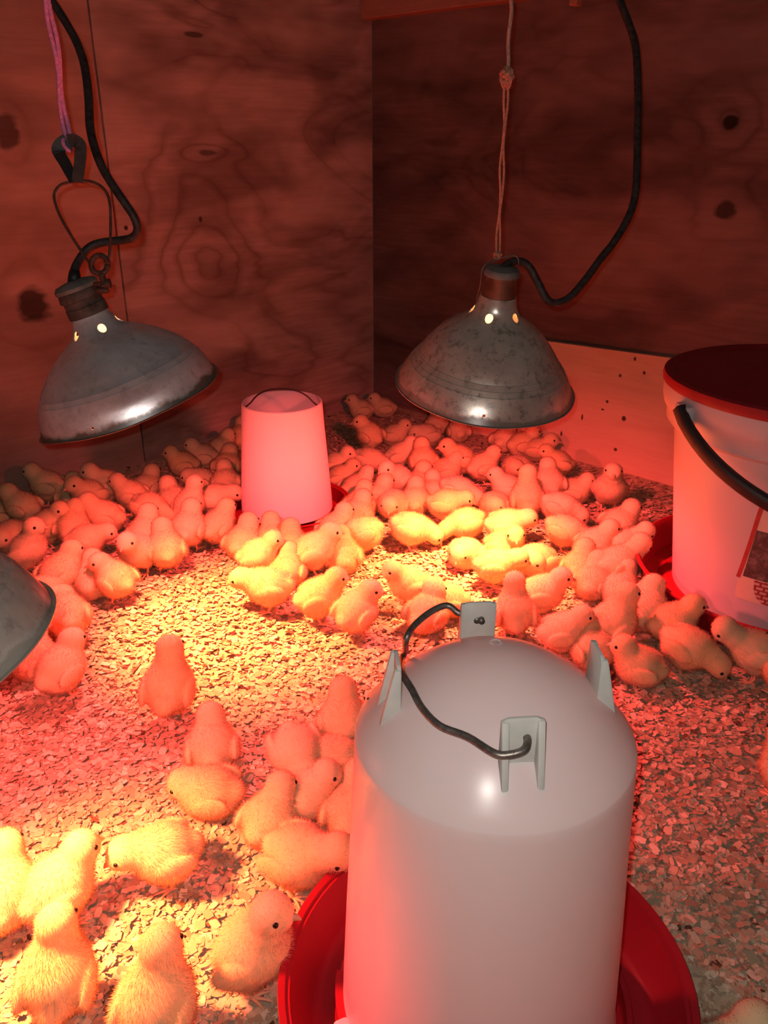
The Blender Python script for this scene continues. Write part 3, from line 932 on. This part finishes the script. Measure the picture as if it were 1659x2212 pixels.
# third lamp, cut off by the left edge
P3 = at_depth(-222, 1450, 0.575)
lamp3, z3 = make_lamp('grey heat lamp close by, cut off at the left edge', P3, (-0.28, -0.04, 0.955), 0.110, metal_3, rusty, capgrey, 0.008, 20, sock_a, DOME_ROUND, 0.72)
tp3 = lamp3.matrix_world @ Vector((0, 0, z3 + 0.004))
new_obj('cord', tube('cord', [pt(lamp3, tp3), pt(lamp3, tp3 + Vector((-0.01, 0, 0.06))), pt(lamp3, tp3 + Vector((-0.06, 0.03, 0.2))), pt(lamp3, tp3 + Vector((-0.05, 0.05, 0.5)))], 0.0049, 10, 5), cord_m, lamp3)

# ------------------------------------------------------------------ chicks
def surface_nets(Fv, org, h):
    nx, ny, nz = Fv.shape
    cshape = (nx - 1, ny - 1, nz - 1)
    cor = [(i, j, k) for i in (0, 1) for j in (0, 1) for k in (0, 1)]
    C = {c: Fv[c[0]:nx - 1 + c[0], c[1]:ny - 1 + c[1], c[2]:nz - 1 + c[2]] for c in cor}
    acc = np.zeros(cshape + (3,)); cnt = np.zeros(cshape)
    for c in cor:
        for ax in range(3):
            if c[ax] == 0:
                d = list(c); d[ax] = 1; d = tuple(d)
                a, b = C[c], C[d]
                m = (a < 0) != (b < 0)
                t = np.where(m, a / np.where(m, a - b, 1), 0)
                for q in range(3):
                    acc[..., q] += m * (c[q] + (t if q == ax else 0))
                cnt += m
    act = cnt > 0
    idx = -np.ones(cshape, int); idx[act] = np.arange(act.sum())
    ijk = np.argwhere(act)
    V = org + h * (ijk + acc[act] / cnt[act][:, None])
    faces = []
    ins = Fv < 0
    for ax in range(3):
        u, v = (ax + 1) % 3, (ax + 2) % 3
        sl0 = [slice(None)] * 3; sl1 = [slice(None)] * 3
        sl0[ax] = slice(0, Fv.shape[ax] - 1); sl1[ax] = slice(1, Fv.shape[ax])
        a, b = ins[tuple(sl0)], ins[tuple(sl1)]
        for fl_, m in ((False, a & ~b), (True, ~a & b)):
            e = np.argwhere(m)
            ok = (e[:, u] >= 1) & (e[:, v] >= 1) & (e[:, u] < Fv.shape[u] - 1) & (e[:, v] < Fv.shape[v] - 1)
            e = e[ok]
            def cell(du, dv):
                q = e.copy(); q[:, u] += du; q[:, v] += dv
                return idx[q[:, 0], q[:, 1], q[:, 2]]
            q = np.stack([cell(-1, -1), cell(0, -1), cell(0, 0), cell(-1, 0)], 1)
            if fl_: q = q[:, ::-1]
            faces.append(q)
    return V, np.concatenate(faces, 0)

def rotm(pitch, yaw=0.0):
    return np.array(Matrix.Rotation(yaw, 3, 'Z') @ Matrix.Rotation(-pitch, 3, 'Y'))

def smin(a, b, k):
    h = np.clip(0.5 + 0.5 * (b - a) / k, 0, 1)
    return b * (1 - h) + a * h - k * h * (1 - h)

def pose_field(ps):
    bc = np.array(ps['body']); Rb = rotm(R(ps['pitch']))
    hd = np.array(ps['head']); Rh = rotm(R(ps.get('hp', 0)), R(ps.get('hy', 0)))
    nb = bc + Rb @ np.array([0.020, 0, 0.008])
    def ell(P, c, r, Rm):
        q = (P - c) @ Rm
        r = np.array(r)
        k0 = np.linalg.norm(q / r, axis=-1); k1 = np.linalg.norm(q / (r * r), axis=-1) + 1e-9
        return k0 * (k0 - 1) / k1
    def cap(P, a, b, ra, rb):
        ab = b - a
        t = np.clip(((P - a) @ ab) / (ab @ ab), 0, 1)
        return np.linalg.norm(P - a - t[..., None] * ab, axis=-1) - (ra + (rb - ra) * t)
    def f(P):
        d = ell(P, bc, (0.0365, 0.0335, 0.0320), Rb)
        d = smin(d, ell(P, bc + Rb @ np.array([0.014, 0, -0.002]), (0.0235, 0.0265, 0.0265), Rb), 0.012)
        d = smin(d, ell(P, bc + Rb @ np.array([-0.012, 0, -0.009]), (0.024, 0.024, 0.021), Rb), 0.012)
        d = smin(d, ell(P, bc + Rb @ np.array([-0.035, 0, 0.006]), (0.011, 0.011, 0.010), Rb), 0.012)
        mid = nb * 0.5 + hd * 0.5 + np.array([0.002, 0, 0.0])
        d = smin(d, cap(P, nb, mid, 0.0200, 0.0180), 0.012)
        d = smin(d, cap(P, mid, hd, 0.0175, 0.0155), 0.008)
        d = smin(d, ell(P, hd, (0.0205, 0.0190, 0.0188), Rh), 0.006)
        d = smin(d, ell(P, hd + Rh @ np.array([0.012, 0, -0.004]), (0.0100, 0.0115, 0.0105), Rh), 0.006)
        for s in (-1, 1):
            d = smin(d, ell(P, bc + Rb @ np.array([-0.008, s * 0.0310, 0.003]), (0.0245, 0.0070, 0.0145), Rb @ rotm(R(-12))), 0.0035)
            if ps['legs']:
                d = smin(d, ell(P, bc + np.array([-0.001, s * 0.0135, -0.021]), (0.0125, 0.0105, 0.014), np.eye(3)), 0.010)
        if not ps['legs']:
            d = np.maximum(d, 0.001 - P[..., 2])
        return d
    return f, hd, Rh, bc, Rb

POSES = {
    'stand':   dict(body=(0, 0, 0.053), pitch=16, head=(0.035, 0, 0.088), hp=-4, hy=0, legs=1),
    'stand_l': dict(body=(0, 0, 0.053), pitch=18, head=(0.030, 0.011, 0.089), hp=-4, hy=55, legs=1),
    'stand_r': dict(body=(0, 0, 0.053), pitch=18, head=(0.030, -0.011, 0.089), hp=-4, hy=-55, legs=1),
    'alert':   dict(body=(0, 0, 0.056), pitch=38, head=(0.023, 0, 0.108), hp=4, hy=0, legs=1),
    'peck':    dict(body=(0, 0, 0.050), pitch=-14, head=(0.053, 0, 0.034), hp=-48, hy=0, legs=1),
    'peck_l':  dict(body=(0, 0, 0.050), pitch=-10, head=(0.046, 0.022, 0.040), hp=-42, hy=40, legs=1),
    'lean':    dict(body=(0, 0, 0.051), pitch=4, head=(0.050, 0, 0.067), hp=-20, hy=0, legs=1),
    'dip':     dict(body=(0, 0, 0.056), pitch=4, head=(0.056, 0, 0.088), hp=-58, hy=0, legs=1),
    'sit':     dict(body=(0, 0, 0.031), pitch=8, head=(0.032, 0, 0.064), hp=-3, hy=0, legs=0),
    'sit_l':   dict(body=(0, 0, 0.031), pitch=10, head=(0.028, 0.010, 0.067), hp=-6, hy=60, legs=0),
    'sit_r':   dict(body=(0, 0, 0.031), pitch=10, head=(0.028, -0.010, 0.067), hp=-6, hy=-60, legs=0),
    'sleep':   dict(body=(0, 0, 0.031), pitch=2, head=(0.036, 0.002, 0.045), hp=-26, hy=6, legs=0),
    'curl':    dict(body=(0, 0, 0.031), pitch=2, head=(0.026, 0.022, 0.046), hp=-20, hy=120, legs=0),
}

down = NT('chick_down')
oi = down.node('ShaderNodeObjectInfo')
dn = down.noise(down.coord('Object'), 45, 3)
c = down.mix(oi.outputs['Random'], (0.86, 0.61, 0.31), (0.88, 0.68, 0.42))
c = down.mix(down.ramp(dn, [(0.45, 0.0), (0.75, 0.55)]), c, (0.90, 0.74, 0.47))
down.base(c)
down.set(Roughness=0.95, Specular_IOR_Level=0.05, Sheen_Weight=0.25, Sheen_Roughness=0.6)
down.translucent(0.35, c)
down = down.m
leg_m = simple('chick_leg', (0.72, 0.34, 0.20), 0.5, 0, 0.12, 120)
beak_m = simple('chick_beak', (0.50, 0.27, 0.16), 0.4, 0, 0.1, 120)
eye_m = simple('chick_eye', (0.006, 0.005, 0.005), 0.08, 0, 0.0)

V, Fc = tube_data([(0, 0, 0), (0.003, 0, 0.0002), (0.0065, 0, -0.0004), (0.0095, 0, -0.0022), (0.0108, 0, -0.0036)], [0.0050, 0.0045, 0.0034, 0.0016, 0.0004], 8)
BEAK = mesh_py('beak', [(x, y * 0.9, z) for x, y, z in V], Fc); BEAK.materials.append(beak_m)
bm = bmesh.new(); bmesh.ops.create_uvsphere(bm, u_segments=10, v_segments=8, radius=0.0030)
EYE = bpy.data.meshes.new('eye'); bm.to_mesh(EYE); bm.free()
EYE.polygons.foreach_set('use_smooth', [True] * len(EYE.polygons)); EYE.materials.append(eye_m)

def build_pose(nm, ps):
    f, hd, Rh, bc, Rb = pose_field(ps)
    h = 0.0027
    org = np.array([-0.065, -0.048, -0.006])
    n = (54, 36, 52)
    g = np.stack(np.meshgrid(*[org[i] + h * np.arange(n[i]) for i in range(3)], indexing='ij'), -1)
    V, Q = surface_nets(f(g), org, h)
    def grad(P):
        e = 4e-4
        G = np.stack([f(P + np.eye(3)[i] * e) - f(P - np.eye(3)[i] * e) for i in range(3)], -1)
        return G / (np.linalg.norm(G, axis=-1, keepdims=True) + 1e-9)
    Nv = grad(V)
    V = V - Nv * np.clip(f(V), -h, h)[:, None]
    nb_ = len(V)
    verts = [V]; norms = [Nv]; faces = [tuple(q) for q in Q]; mats = [0] * len(Q)
    # legs and toes grow out of the belly
    if ps['legs']:
        base = nb_
        for s in (-1, 1):
            hip = Vector((bc[0] - 0.002, s * 0.0135, bc[2] - 0.022)); ank = Vector((bc[0] - 0.004, s * 0.0145, 0.013)); ft = Vector((bc[0] + 0.002, s * 0.0150, 0.0028))
            chains = [([hip, ank, ft], [0.0036, 0.0025, 0.0023])]
            for ang, ln in ((0, 0.021), (32, 0.018), (-32, 0.018), (180, 0.009)):
                d = Vector((math.cos(R(ang)), math.sin(R(ang)), 0))
                chains.append(([ft, ft + d * ln * .55 + Vector((0, 0, 0.0006)), ft + d * ln - Vector((0, 0, 0.0015))], [0.0021, 0.0017, 0.0006]))
            for pts, rad in chains:
                v_, f_ = tube_data(pts, rad, 6)
                va = np.array([tuple(p) for p in v_])
                cen = np.repeat(np.array([tuple(p) for p in pts]), 6, 0)
                nn = va - cen; nn /= np.linalg.norm(nn, axis=1, keepdims=True) + 1e-9
                verts.append(va); norms.append(nn)
                faces += [tuple(base + k for k in g_) for g_ in f_]; mats += [1] * len(f_)
                base += len(va)
    # fluff: fine blades that keep the body's own normals
    NB = 14000
    A = V[Q]
    ar = np.linalg.norm(np.cross(A[:, 1] - A[:, 0], A[:, 2] - A[:, 0]), axis=1) + np.linalg.norm(np.cross(A[:, 2] - A[:, 0], A[:, 3] - A[:, 0]), axis=1)
    r_ = np.random.default_rng(5)
    pick = r_.choice(len(Q), NB, p=ar / ar.sum())
    w = r_.random((NB, 4)) + 0.05; w /= w.sum(1, keepdims=True)
    P = (A[pick] * w[..., None]).sum(1)
    face_tip = hd + Rh @ np.array([0.0245, 0, -0.003])
    keep = (np.linalg.norm(P - face_tip, axis=1) > 0.011) & (P[:, 2] > 0.004)
    for s in (-1, 1):
        keep &= np.linalg.norm(P - (hd + Rh @ np.array([0.0095, s * 0.0178, 0.0040])), axis=1) > 0.0052
    P = P[keep]; NB = len(P)
    N0 = grad(P)
    back = -(Rb[:, 0])[None, :] + np.array([0, 0, -0.35])[None, :]
    dirv = N0 * 0.70 + (back - N0 * (back * N0).sum(1, keepdims=True)) * 0.42 + r_.normal(0, 0.30, (NB, 3))
    dirv /= np.linalg.norm(dirv, axis=1, keepdims=True)
    on_head = np.linalg.norm(P - hd, axis=1) < 0.024
    ln = (0.0030 + 0.0050 * r_.random(NB)) * np.where(on_head, 0.62, 1.0)
    side = np.cross(dirv, N0 + r_.normal(0, 0.25, (NB, 3))); side /= np.linalg.norm(side, axis=1, keepdims=True)
    flip = (np.cross(side, dirv) * N0).sum(1) < 0
    side[flip] *= -1
    wd = 0.00027
    root_ = P - N0 * 0.0006
    tri = np.stack([root_ - side * wd, root_ + side * wd, root_ + dirv * ln[:, None]], 1).reshape(-1, 3)
    base = sum(len(v) for v in verts)
    verts.append(tri); norms.append(np.repeat(N0, 3, 0))
    faces += [(base + 3 * i, base + 3 * i + 1, base + 3 * i + 2) for i in range(NB)]
    mats += [0] * NB
    VV = np.concatenate(verts); NN = np.concatenate(norms)
    me = bpy.data.meshes.new('chick_body_' + nm)
    me.from_pydata(VV.tolist(), [], [tuple(int(x) for x in q) for q in faces])
    me.materials.append(down); me.materials.append(leg_m)
    me.polygons.foreach_set('material_index', mats)
    me.polygons.foreach_set('use_smooth', [True] * len(me.polygons))
    me.update()
    me.normals_split_custom_set_from_vertices(NN.tolist())
    return me, hd, Rh

POSE = {k: build_pose(k, v) for k, v in POSES.items()}

GROUP = 'yellow chicks on the wood shavings'
CHICKS = [
# along the left wall
(115,1098,180,'stand','pale chick facing left, foremost against the left wall below the tilted lamp'),
(158,1104,95,'sit','pale chick with its back turned, just right of the foremost one at the left wall'),
(200,1110,232,'stand','rosy chick facing the camera between the pale ones at the left wall'),
(236,1092,185,'stand','chick with only its face showing behind the orange one at the left wall'),
(290,1110,178,'stand','orange chick facing left in the middle of the row along the left wall'),
(320,1080,70,'sit','dim chick half hidden behind the orange chick at the left wall'),
(58,1142,165,'stand','big pale chick at the left edge with its head turned to the wall'),
(4,1150,185,'sit','pale chick cut by the left edge, above the sleeping one'),
(32,1194,262,'sleep','dozing chick with drooped head near the left edge'),
(112,1184,38,'stand_r','rosy chick looking right, behind the one in profile at the left edge'),
(70,1246,2,'alert','brownish chick in clear right profile near the left edge'),
(235,1168,180,'stand','chick in clear left profile standing alone behind the left group'),
(165,1188,92,'stand','chick seen from behind with raised head in the left group'),
(193,1220,12,'lean','chick stretching its head to the right in the left group'),
(328,1143,-25,'peck','chick pecking to the lower right, alone left of the cone feeder'),
(140,1298,62,'stand','chick seen from behind at the near left of the left group'),
(258,1304,140,'stand_l','plump chick with its head turned left, nearest of the left group'),
(203,1302,95,'sit','small chick pressed behind the plump one nearest in the left group'),
(322,1212,88,'stand','upright back of a chick just behind the facing one left of the bright patch'),
(312,1244,255,'stand','chick facing the camera right of the left group'),
(358,1238,105,'stand','chick seen from behind, rightmost of the left group'),
# left of the cone feeder
(411,1192,80,'stand','round backed chick showing its feet, left of the cone feeder'),
(412,1142,40,'alert','tall chick stretching its neck left of the cone feeder'),
(474,1182,65,'stand','chick from behind on thin legs, close left of the cone feeder'),
(487,1122,-8,'lean','chick bending right towards the cone feeder, head low'),
(528,1208,68,'sit','plump chick sitting with its back turned at the foot of the cone feeder'),
(380,1116,120,'sit','dim chick sitting behind the tall stretching one'),
(400,1034,182,'sit','yellow chick in left profile in the dark behind the left group'),
(443,1018,178,'sit','chick in the dark right behind the yellow one in left profile'),
(480,1003,60,'sit','round pale back in the dark left of the cone feeder, farthest but one'),
(438,1070,178,'sleep','dim chick lying low between the dark group and the tall one'),
(491,1074,100,'sit','dim back touching the left side of the cone feeder, lower'),
(494,1038,85,'sit','dim back touching the left side of the cone feeder, upper'),
(511,976,90,'sit','whitish chick almost hidden behind the cone feeder'),
# beside the near left lamp
(104,1344,318,'lean','chick with lowered head peeking out right of the cut-off lamp'),
(155,1389,112,'lean','chick seen from behind right of the cut-off lamp rim'),
(140,1507,72,'stand','chick standing below the rim of the cut-off lamp'),
(80,1472,100,'sit','chick mostly hidden by the cut-off lamp'),
# open floor, left
(373,1548,92,'alert','tall lone chick standing upright with its back turned on open shavings'),
(465,1674,102,'sit','chick sitting with its back turned, below the tall lone one'),
(648,1690,292,'peck','chick pecking towards the camera left of the water jar'),
(742,1638,92,'stand','chick half hidden by the left side of the water jar, upper'),
(728,1698,190,'sleep','chick peeping out low from behind the water jar, facing left'),
(462,1779,178,'sleep','long backed chick lying behind the yellow one looking down'),
(370,1915,197,'lean','bright yellow chick looking down left on one visible leg'),
(588,1838,62,'sit','chick from behind in the trio left of the red tray'),
(662,1786,8,'sit','smaller chick at the back of the trio left of the red tray'),
(648,1925,-24,'dip','chick dipping its beak into the red tray of the water jar'),
(566,2135,-4,'alert','big near chick in right profile beside the red tray'),
(26,2010,100,'stand','bright yellow chick cut by the left edge near the bottom'),
(142,2000,52,'stand','bright yellow chick turned away beside the one cut by the left edge'),
(145,2200,88,'alert','glowing yellow chick at the bottom left, back turned'),
(352,2250,84,'alert','glowing yellow chick at the bottom, between corner and red tray'),
(765,1815,80,'sit','chick nearly hidden between the trio and the water jar'),
(1552,2400,35,'sit','pale chick just showing its back at the bottom right edge'),
(1690,1735,90,'stand','chick barely showing at the right edge beside the jar'),
# back, by the corner
(781,914,182,'sit','left one of the two pale chicks farthest back in the corner'),
(838,908,172,'sit','right one of the two pale chicks farthest back in the corner'),
(800,982,128,'stand_l','chick with raised head in front of the two in the corner'),
(852,966,0,'sit','plump chick lying right of the raised head near the corner'),
(920,966,200,'sleep','round chick alone left below the right lamp, head down'),
(958,938,90,'sit','pale chick half under the left edge of the right lamp, farther one'),
(1000,953,95,'sit','rosy chick half under the front edge of the right lamp'),
(862,1020,12,'stand','slim chick in right profile, right of the cone feeder in the back'),
(797,1028,-12,'peck','chick pecking right, just right of the cone feeder'),
(727,1038,0,'sit','chick touching the right side of the cone feeder, upper'),
(737,1060,10,'sit','chick touching the right side of the cone feeder, lower'),
(770,1088,30,'sit','left back of the tight heap right of the cone feeder'),
(806,1114,40,'sit','right back of the tight heap right of the cone feeder'),
(784,1126,75,'sit','nearest back of the tight heap right of the cone feeder'),
(914,1038,92,'stand','deep orange chick from behind in the middle of the back group'),
(988,1038,178,'stand','deep orange chick facing left in the middle of the back group'),
(965,1051,20,'sit','deep orange chick lying in front of the left-facing orange one'),
(868,1080,222,'stand','chick facing lower left with visible eye in the middle group'),
(896,1088,70,'sit','small chick wedged right of the one facing lower left'),
(850,1126,250,'sleep','dozing chick facing the camera at the left of the bright patch'),
(896,1120,90,'sit','chick right beside the dozing one left of the bright patch'),
(932,1100,92,'sit','round back in the centre of the middle group'),
(985,1104,-20,'peck','chick bending down right in the middle group'),
(960,1134,-12,'lean','pale yellow chick bowing right behind the bright patch'),
# the bright patch
(886,1186,-4,'peck','bright yellow chick pecking right at the left rim of the bright patch'),
(1006,1174,192,'peck','bright yellow chick pecking left at the back of the bright patch'),
(1088,1184,4,'lean','glowing yellow chick stretching right at the back of the bright patch'),
(1005,1234,236,'sleep','chick facing lower left with closed eye inside the bright patch'),
(1086,1218,330,'sit_r','chick with a turned head behind the brightest one'),
(1066,1272,-2,'lean','brightest chick of all, lying across the bright patch'),
(1155,1254,215,'curl','chick curled up preening at the right of the bright patch'),
(1166,1333,-4,'stand','chick in right profile right above the water jar'),
(1108,1378,92,'alert','slim chick from behind just above the dome of the water jar'),
(1212,1414,2,'stand','chick in right profile with shaded face above the jar, nearest'),
(1316,1404,32,'alert','tall chick with shaded breast behind the right lug of the jar'),
# right group
(1250,1268,70,'sit','pale left back of the pair right of the bright patch'),
(1300,1294,60,'sit','right back of the pair right of the bright patch'),
(1288,1228,12,'stand','chick leaning right with raised head left of the bucket pan'),
(1332,1168,20,'sit','chick behind the one leaning towards the bucket pan'),
(1358,1236,4,'dip','chick with its head at the rim of the bucket pan'),
(1215,1194,-20,'peck','pale orange chick pecking right between bright patch and bucket'),
(1068,1128,225,'curl','curled sleeping chick with folded face behind the bright patch'),
(1135,1128,86,'alert','upright chick from behind at the centre right'),
(1204,1142,-14,'peck','chick pecking right over its shadow on the right'),
(1236,1094,0,'sit','chick lying behind the one pecking over its shadow'),
(1184,1088,95,'stand','deep orange back behind the upright chick at the centre right'),
(1095,1099,168,'stand','chick facing left in front of the curled one at the back right'),
(1040,1051,20,'stand','chick in right profile under the right lamp'),
(1115,1046,210,'curl','chick curled into a ball under the right lamp'),
(1202,1038,172,'stand','chick facing left beside the plywood board'),
(1150,988,20,'sit','dim chick against the plywood board, middle of three'),
(1090,984,60,'sit','dim chick against the plywood board, left of three'),
(1192,988,350,'sit','dim chick against the plywood board, right of three'),
(1312,1106,262,'alert','small lone chick standing to face the camera on the right'),
# at the bucket
(1365,1304,65,'sit','chick from behind at the left front of the bucket pan'),
(1434,1294,30,'dip','chick reaching over the bucket pan rim towards the pail'),
(1392,1374,62,'stand','chick from behind with shaded flank left of the bucket pan'),
(1472,1328,0,'sit','chick lying along the front of the bucket pan'),
(1450,1394,10,'stand','chick in right profile with shaded face in front of the bucket pan'),
(1474,1456,-32,'peck','plump chick pecking down right in front of the bucket pan'),
(1376,1488,150,'sit','chick with a shaded rump right of the jar lug'),
(1272,1444,100,'sit','chick mostly hidden behind the right lug of the jar'),
(1655,1400,165,'dip','chick pecking left into the bucket pan at the right edge'),
(1672,1500,95,'stand','orange chick cut by the right edge in front of the bucket pan'),
# in front of the cone feeder
(610,1163,98,'sit','left one of the backs in front of the cone feeder'),
(720,1138,60,'sit','right one of the backs in front of the cone feeder'),
(692,1164,45,'sit','chick squeezed between the backs in front of the cone feeder'),
(629,1215,100,'sit','chick from behind right of the shadow below the cone feeder'),
(680,1242,18,'stand','chick in right profile with clear eye below the cone feeder'),
(785,1198,172,'peck','pale yellow chick with its head behind the profile one'),
(740,1241,100,'sit','chick from behind at the edge of the bright patch, left'),
(560,1248,8,'stand','yellow chick in right profile behind the yellow pair'),
(624,1272,85,'sit','chick tucked behind the yellow one facing left'),
(584,1322,184,'lean','bright yellow chick facing left at the near left of the middle'),
(690,1346,18,'stand','large chick in right profile between the two bright patches'),
(770,1378,52,'stand_r','chick from behind beside the large one in profile'),
(884,1312,192,'stand','chick in left profile standing on the bright shavings'),
(966,1344,180,'sit','chick facing left behind the wire handle of the jar'),
(920,1378,62,'sit','chick from behind partly under the wire handle'),

]
pos = []
for (px, py, hdg, pose, label) in CHICKS:
    p = at_floor(px, py)
    d = Vector((p.x, p.y, 0)).normalized()
    off = 0.016 if not POSES[pose]['legs'] else 0.002
    p = p + d * off
    pos.append([p.x, p.y])
pos = np.array(pos); home = pos.copy()
OBST = [(WX, WY, 0.178), (FX, FY, 0.130), (BX, BY, 0.230)]
for it in range(80):
    d = pos[:, None] - pos[None]
    dist = np.linalg.norm(d, axis=-1) + np.eye(len(pos)) * 9
    need = 0.042
    push = np.clip(need - dist, 0, None)
    pos += (d / dist[..., None] * push[..., None] * 0.28).sum(1)
    pos += (home - pos) * 0.04
    for (ox, oy, orad) in OBST:
        v = pos - np.array([ox, oy]); l = np.linalg.norm(v, axis=1)
        m = l < orad
        pos[m] += v[m] / l[m][:, None] * (orad - l[m])[:, None]
    for n_, o_ in ((NL, 0.05), (NR, 0.065)):
        dw = (pos[:, 0] - CORNER.x) * n_.x + (pos[:, 1] - CORNER.y) * n_.y
        m = dw < o_
        pos[m] += np.array([n_.x, n_.y])[None] * (o_ - dw[m])[:, None]
print('CHICKS', len(CHICKS), 'max shift', np.linalg.norm(pos - home, axis=1).max())
for i, (px, py, hdg, pose, label) in enumerate(CHICKS):
    me, hd, Rh = POSE[pose]
    rr = random.Random(i * 7 + 3)
    x, y = pos[i]
    root = empty('chick', (x, y, hz(x, y) + 0.0025))
    root.rotation_euler = (0, 0, R(hdg + rr.uniform(-6, 6)))
    sc_ = rr.uniform(0.71, 0.79)
    root.scale = (sc_ * rr.uniform(.97, 1.01), sc_ * 1.06, sc_ * rr.uniform(.96, 1.03))
    tag(root, label, 'chick', GROUP)
    b = bpy.data.objects.new('body', me); col.objects.link(b); b.parent = root
    Mh = Matrix([list(r) for r in Rh]).to_4x4()
    k = bpy.data.objects.new('beak', BEAK); col.objects.link(k); k.parent = root
    k.matrix_local = Matrix.Translation(Vector(hd) + Vector(Rh @ np.array([0.0188, 0, -0.0040]))) @ Mh
    for s in (-1, 1):
        e = bpy.data.objects.new('eye', EYE); col.objects.link(e); e.parent = root
        e.matrix_local = Matrix.Translation(Vector(hd) + Vector(Rh @ np.array([0.0095, s * 0.0160, 0.0040]))) @ Mh
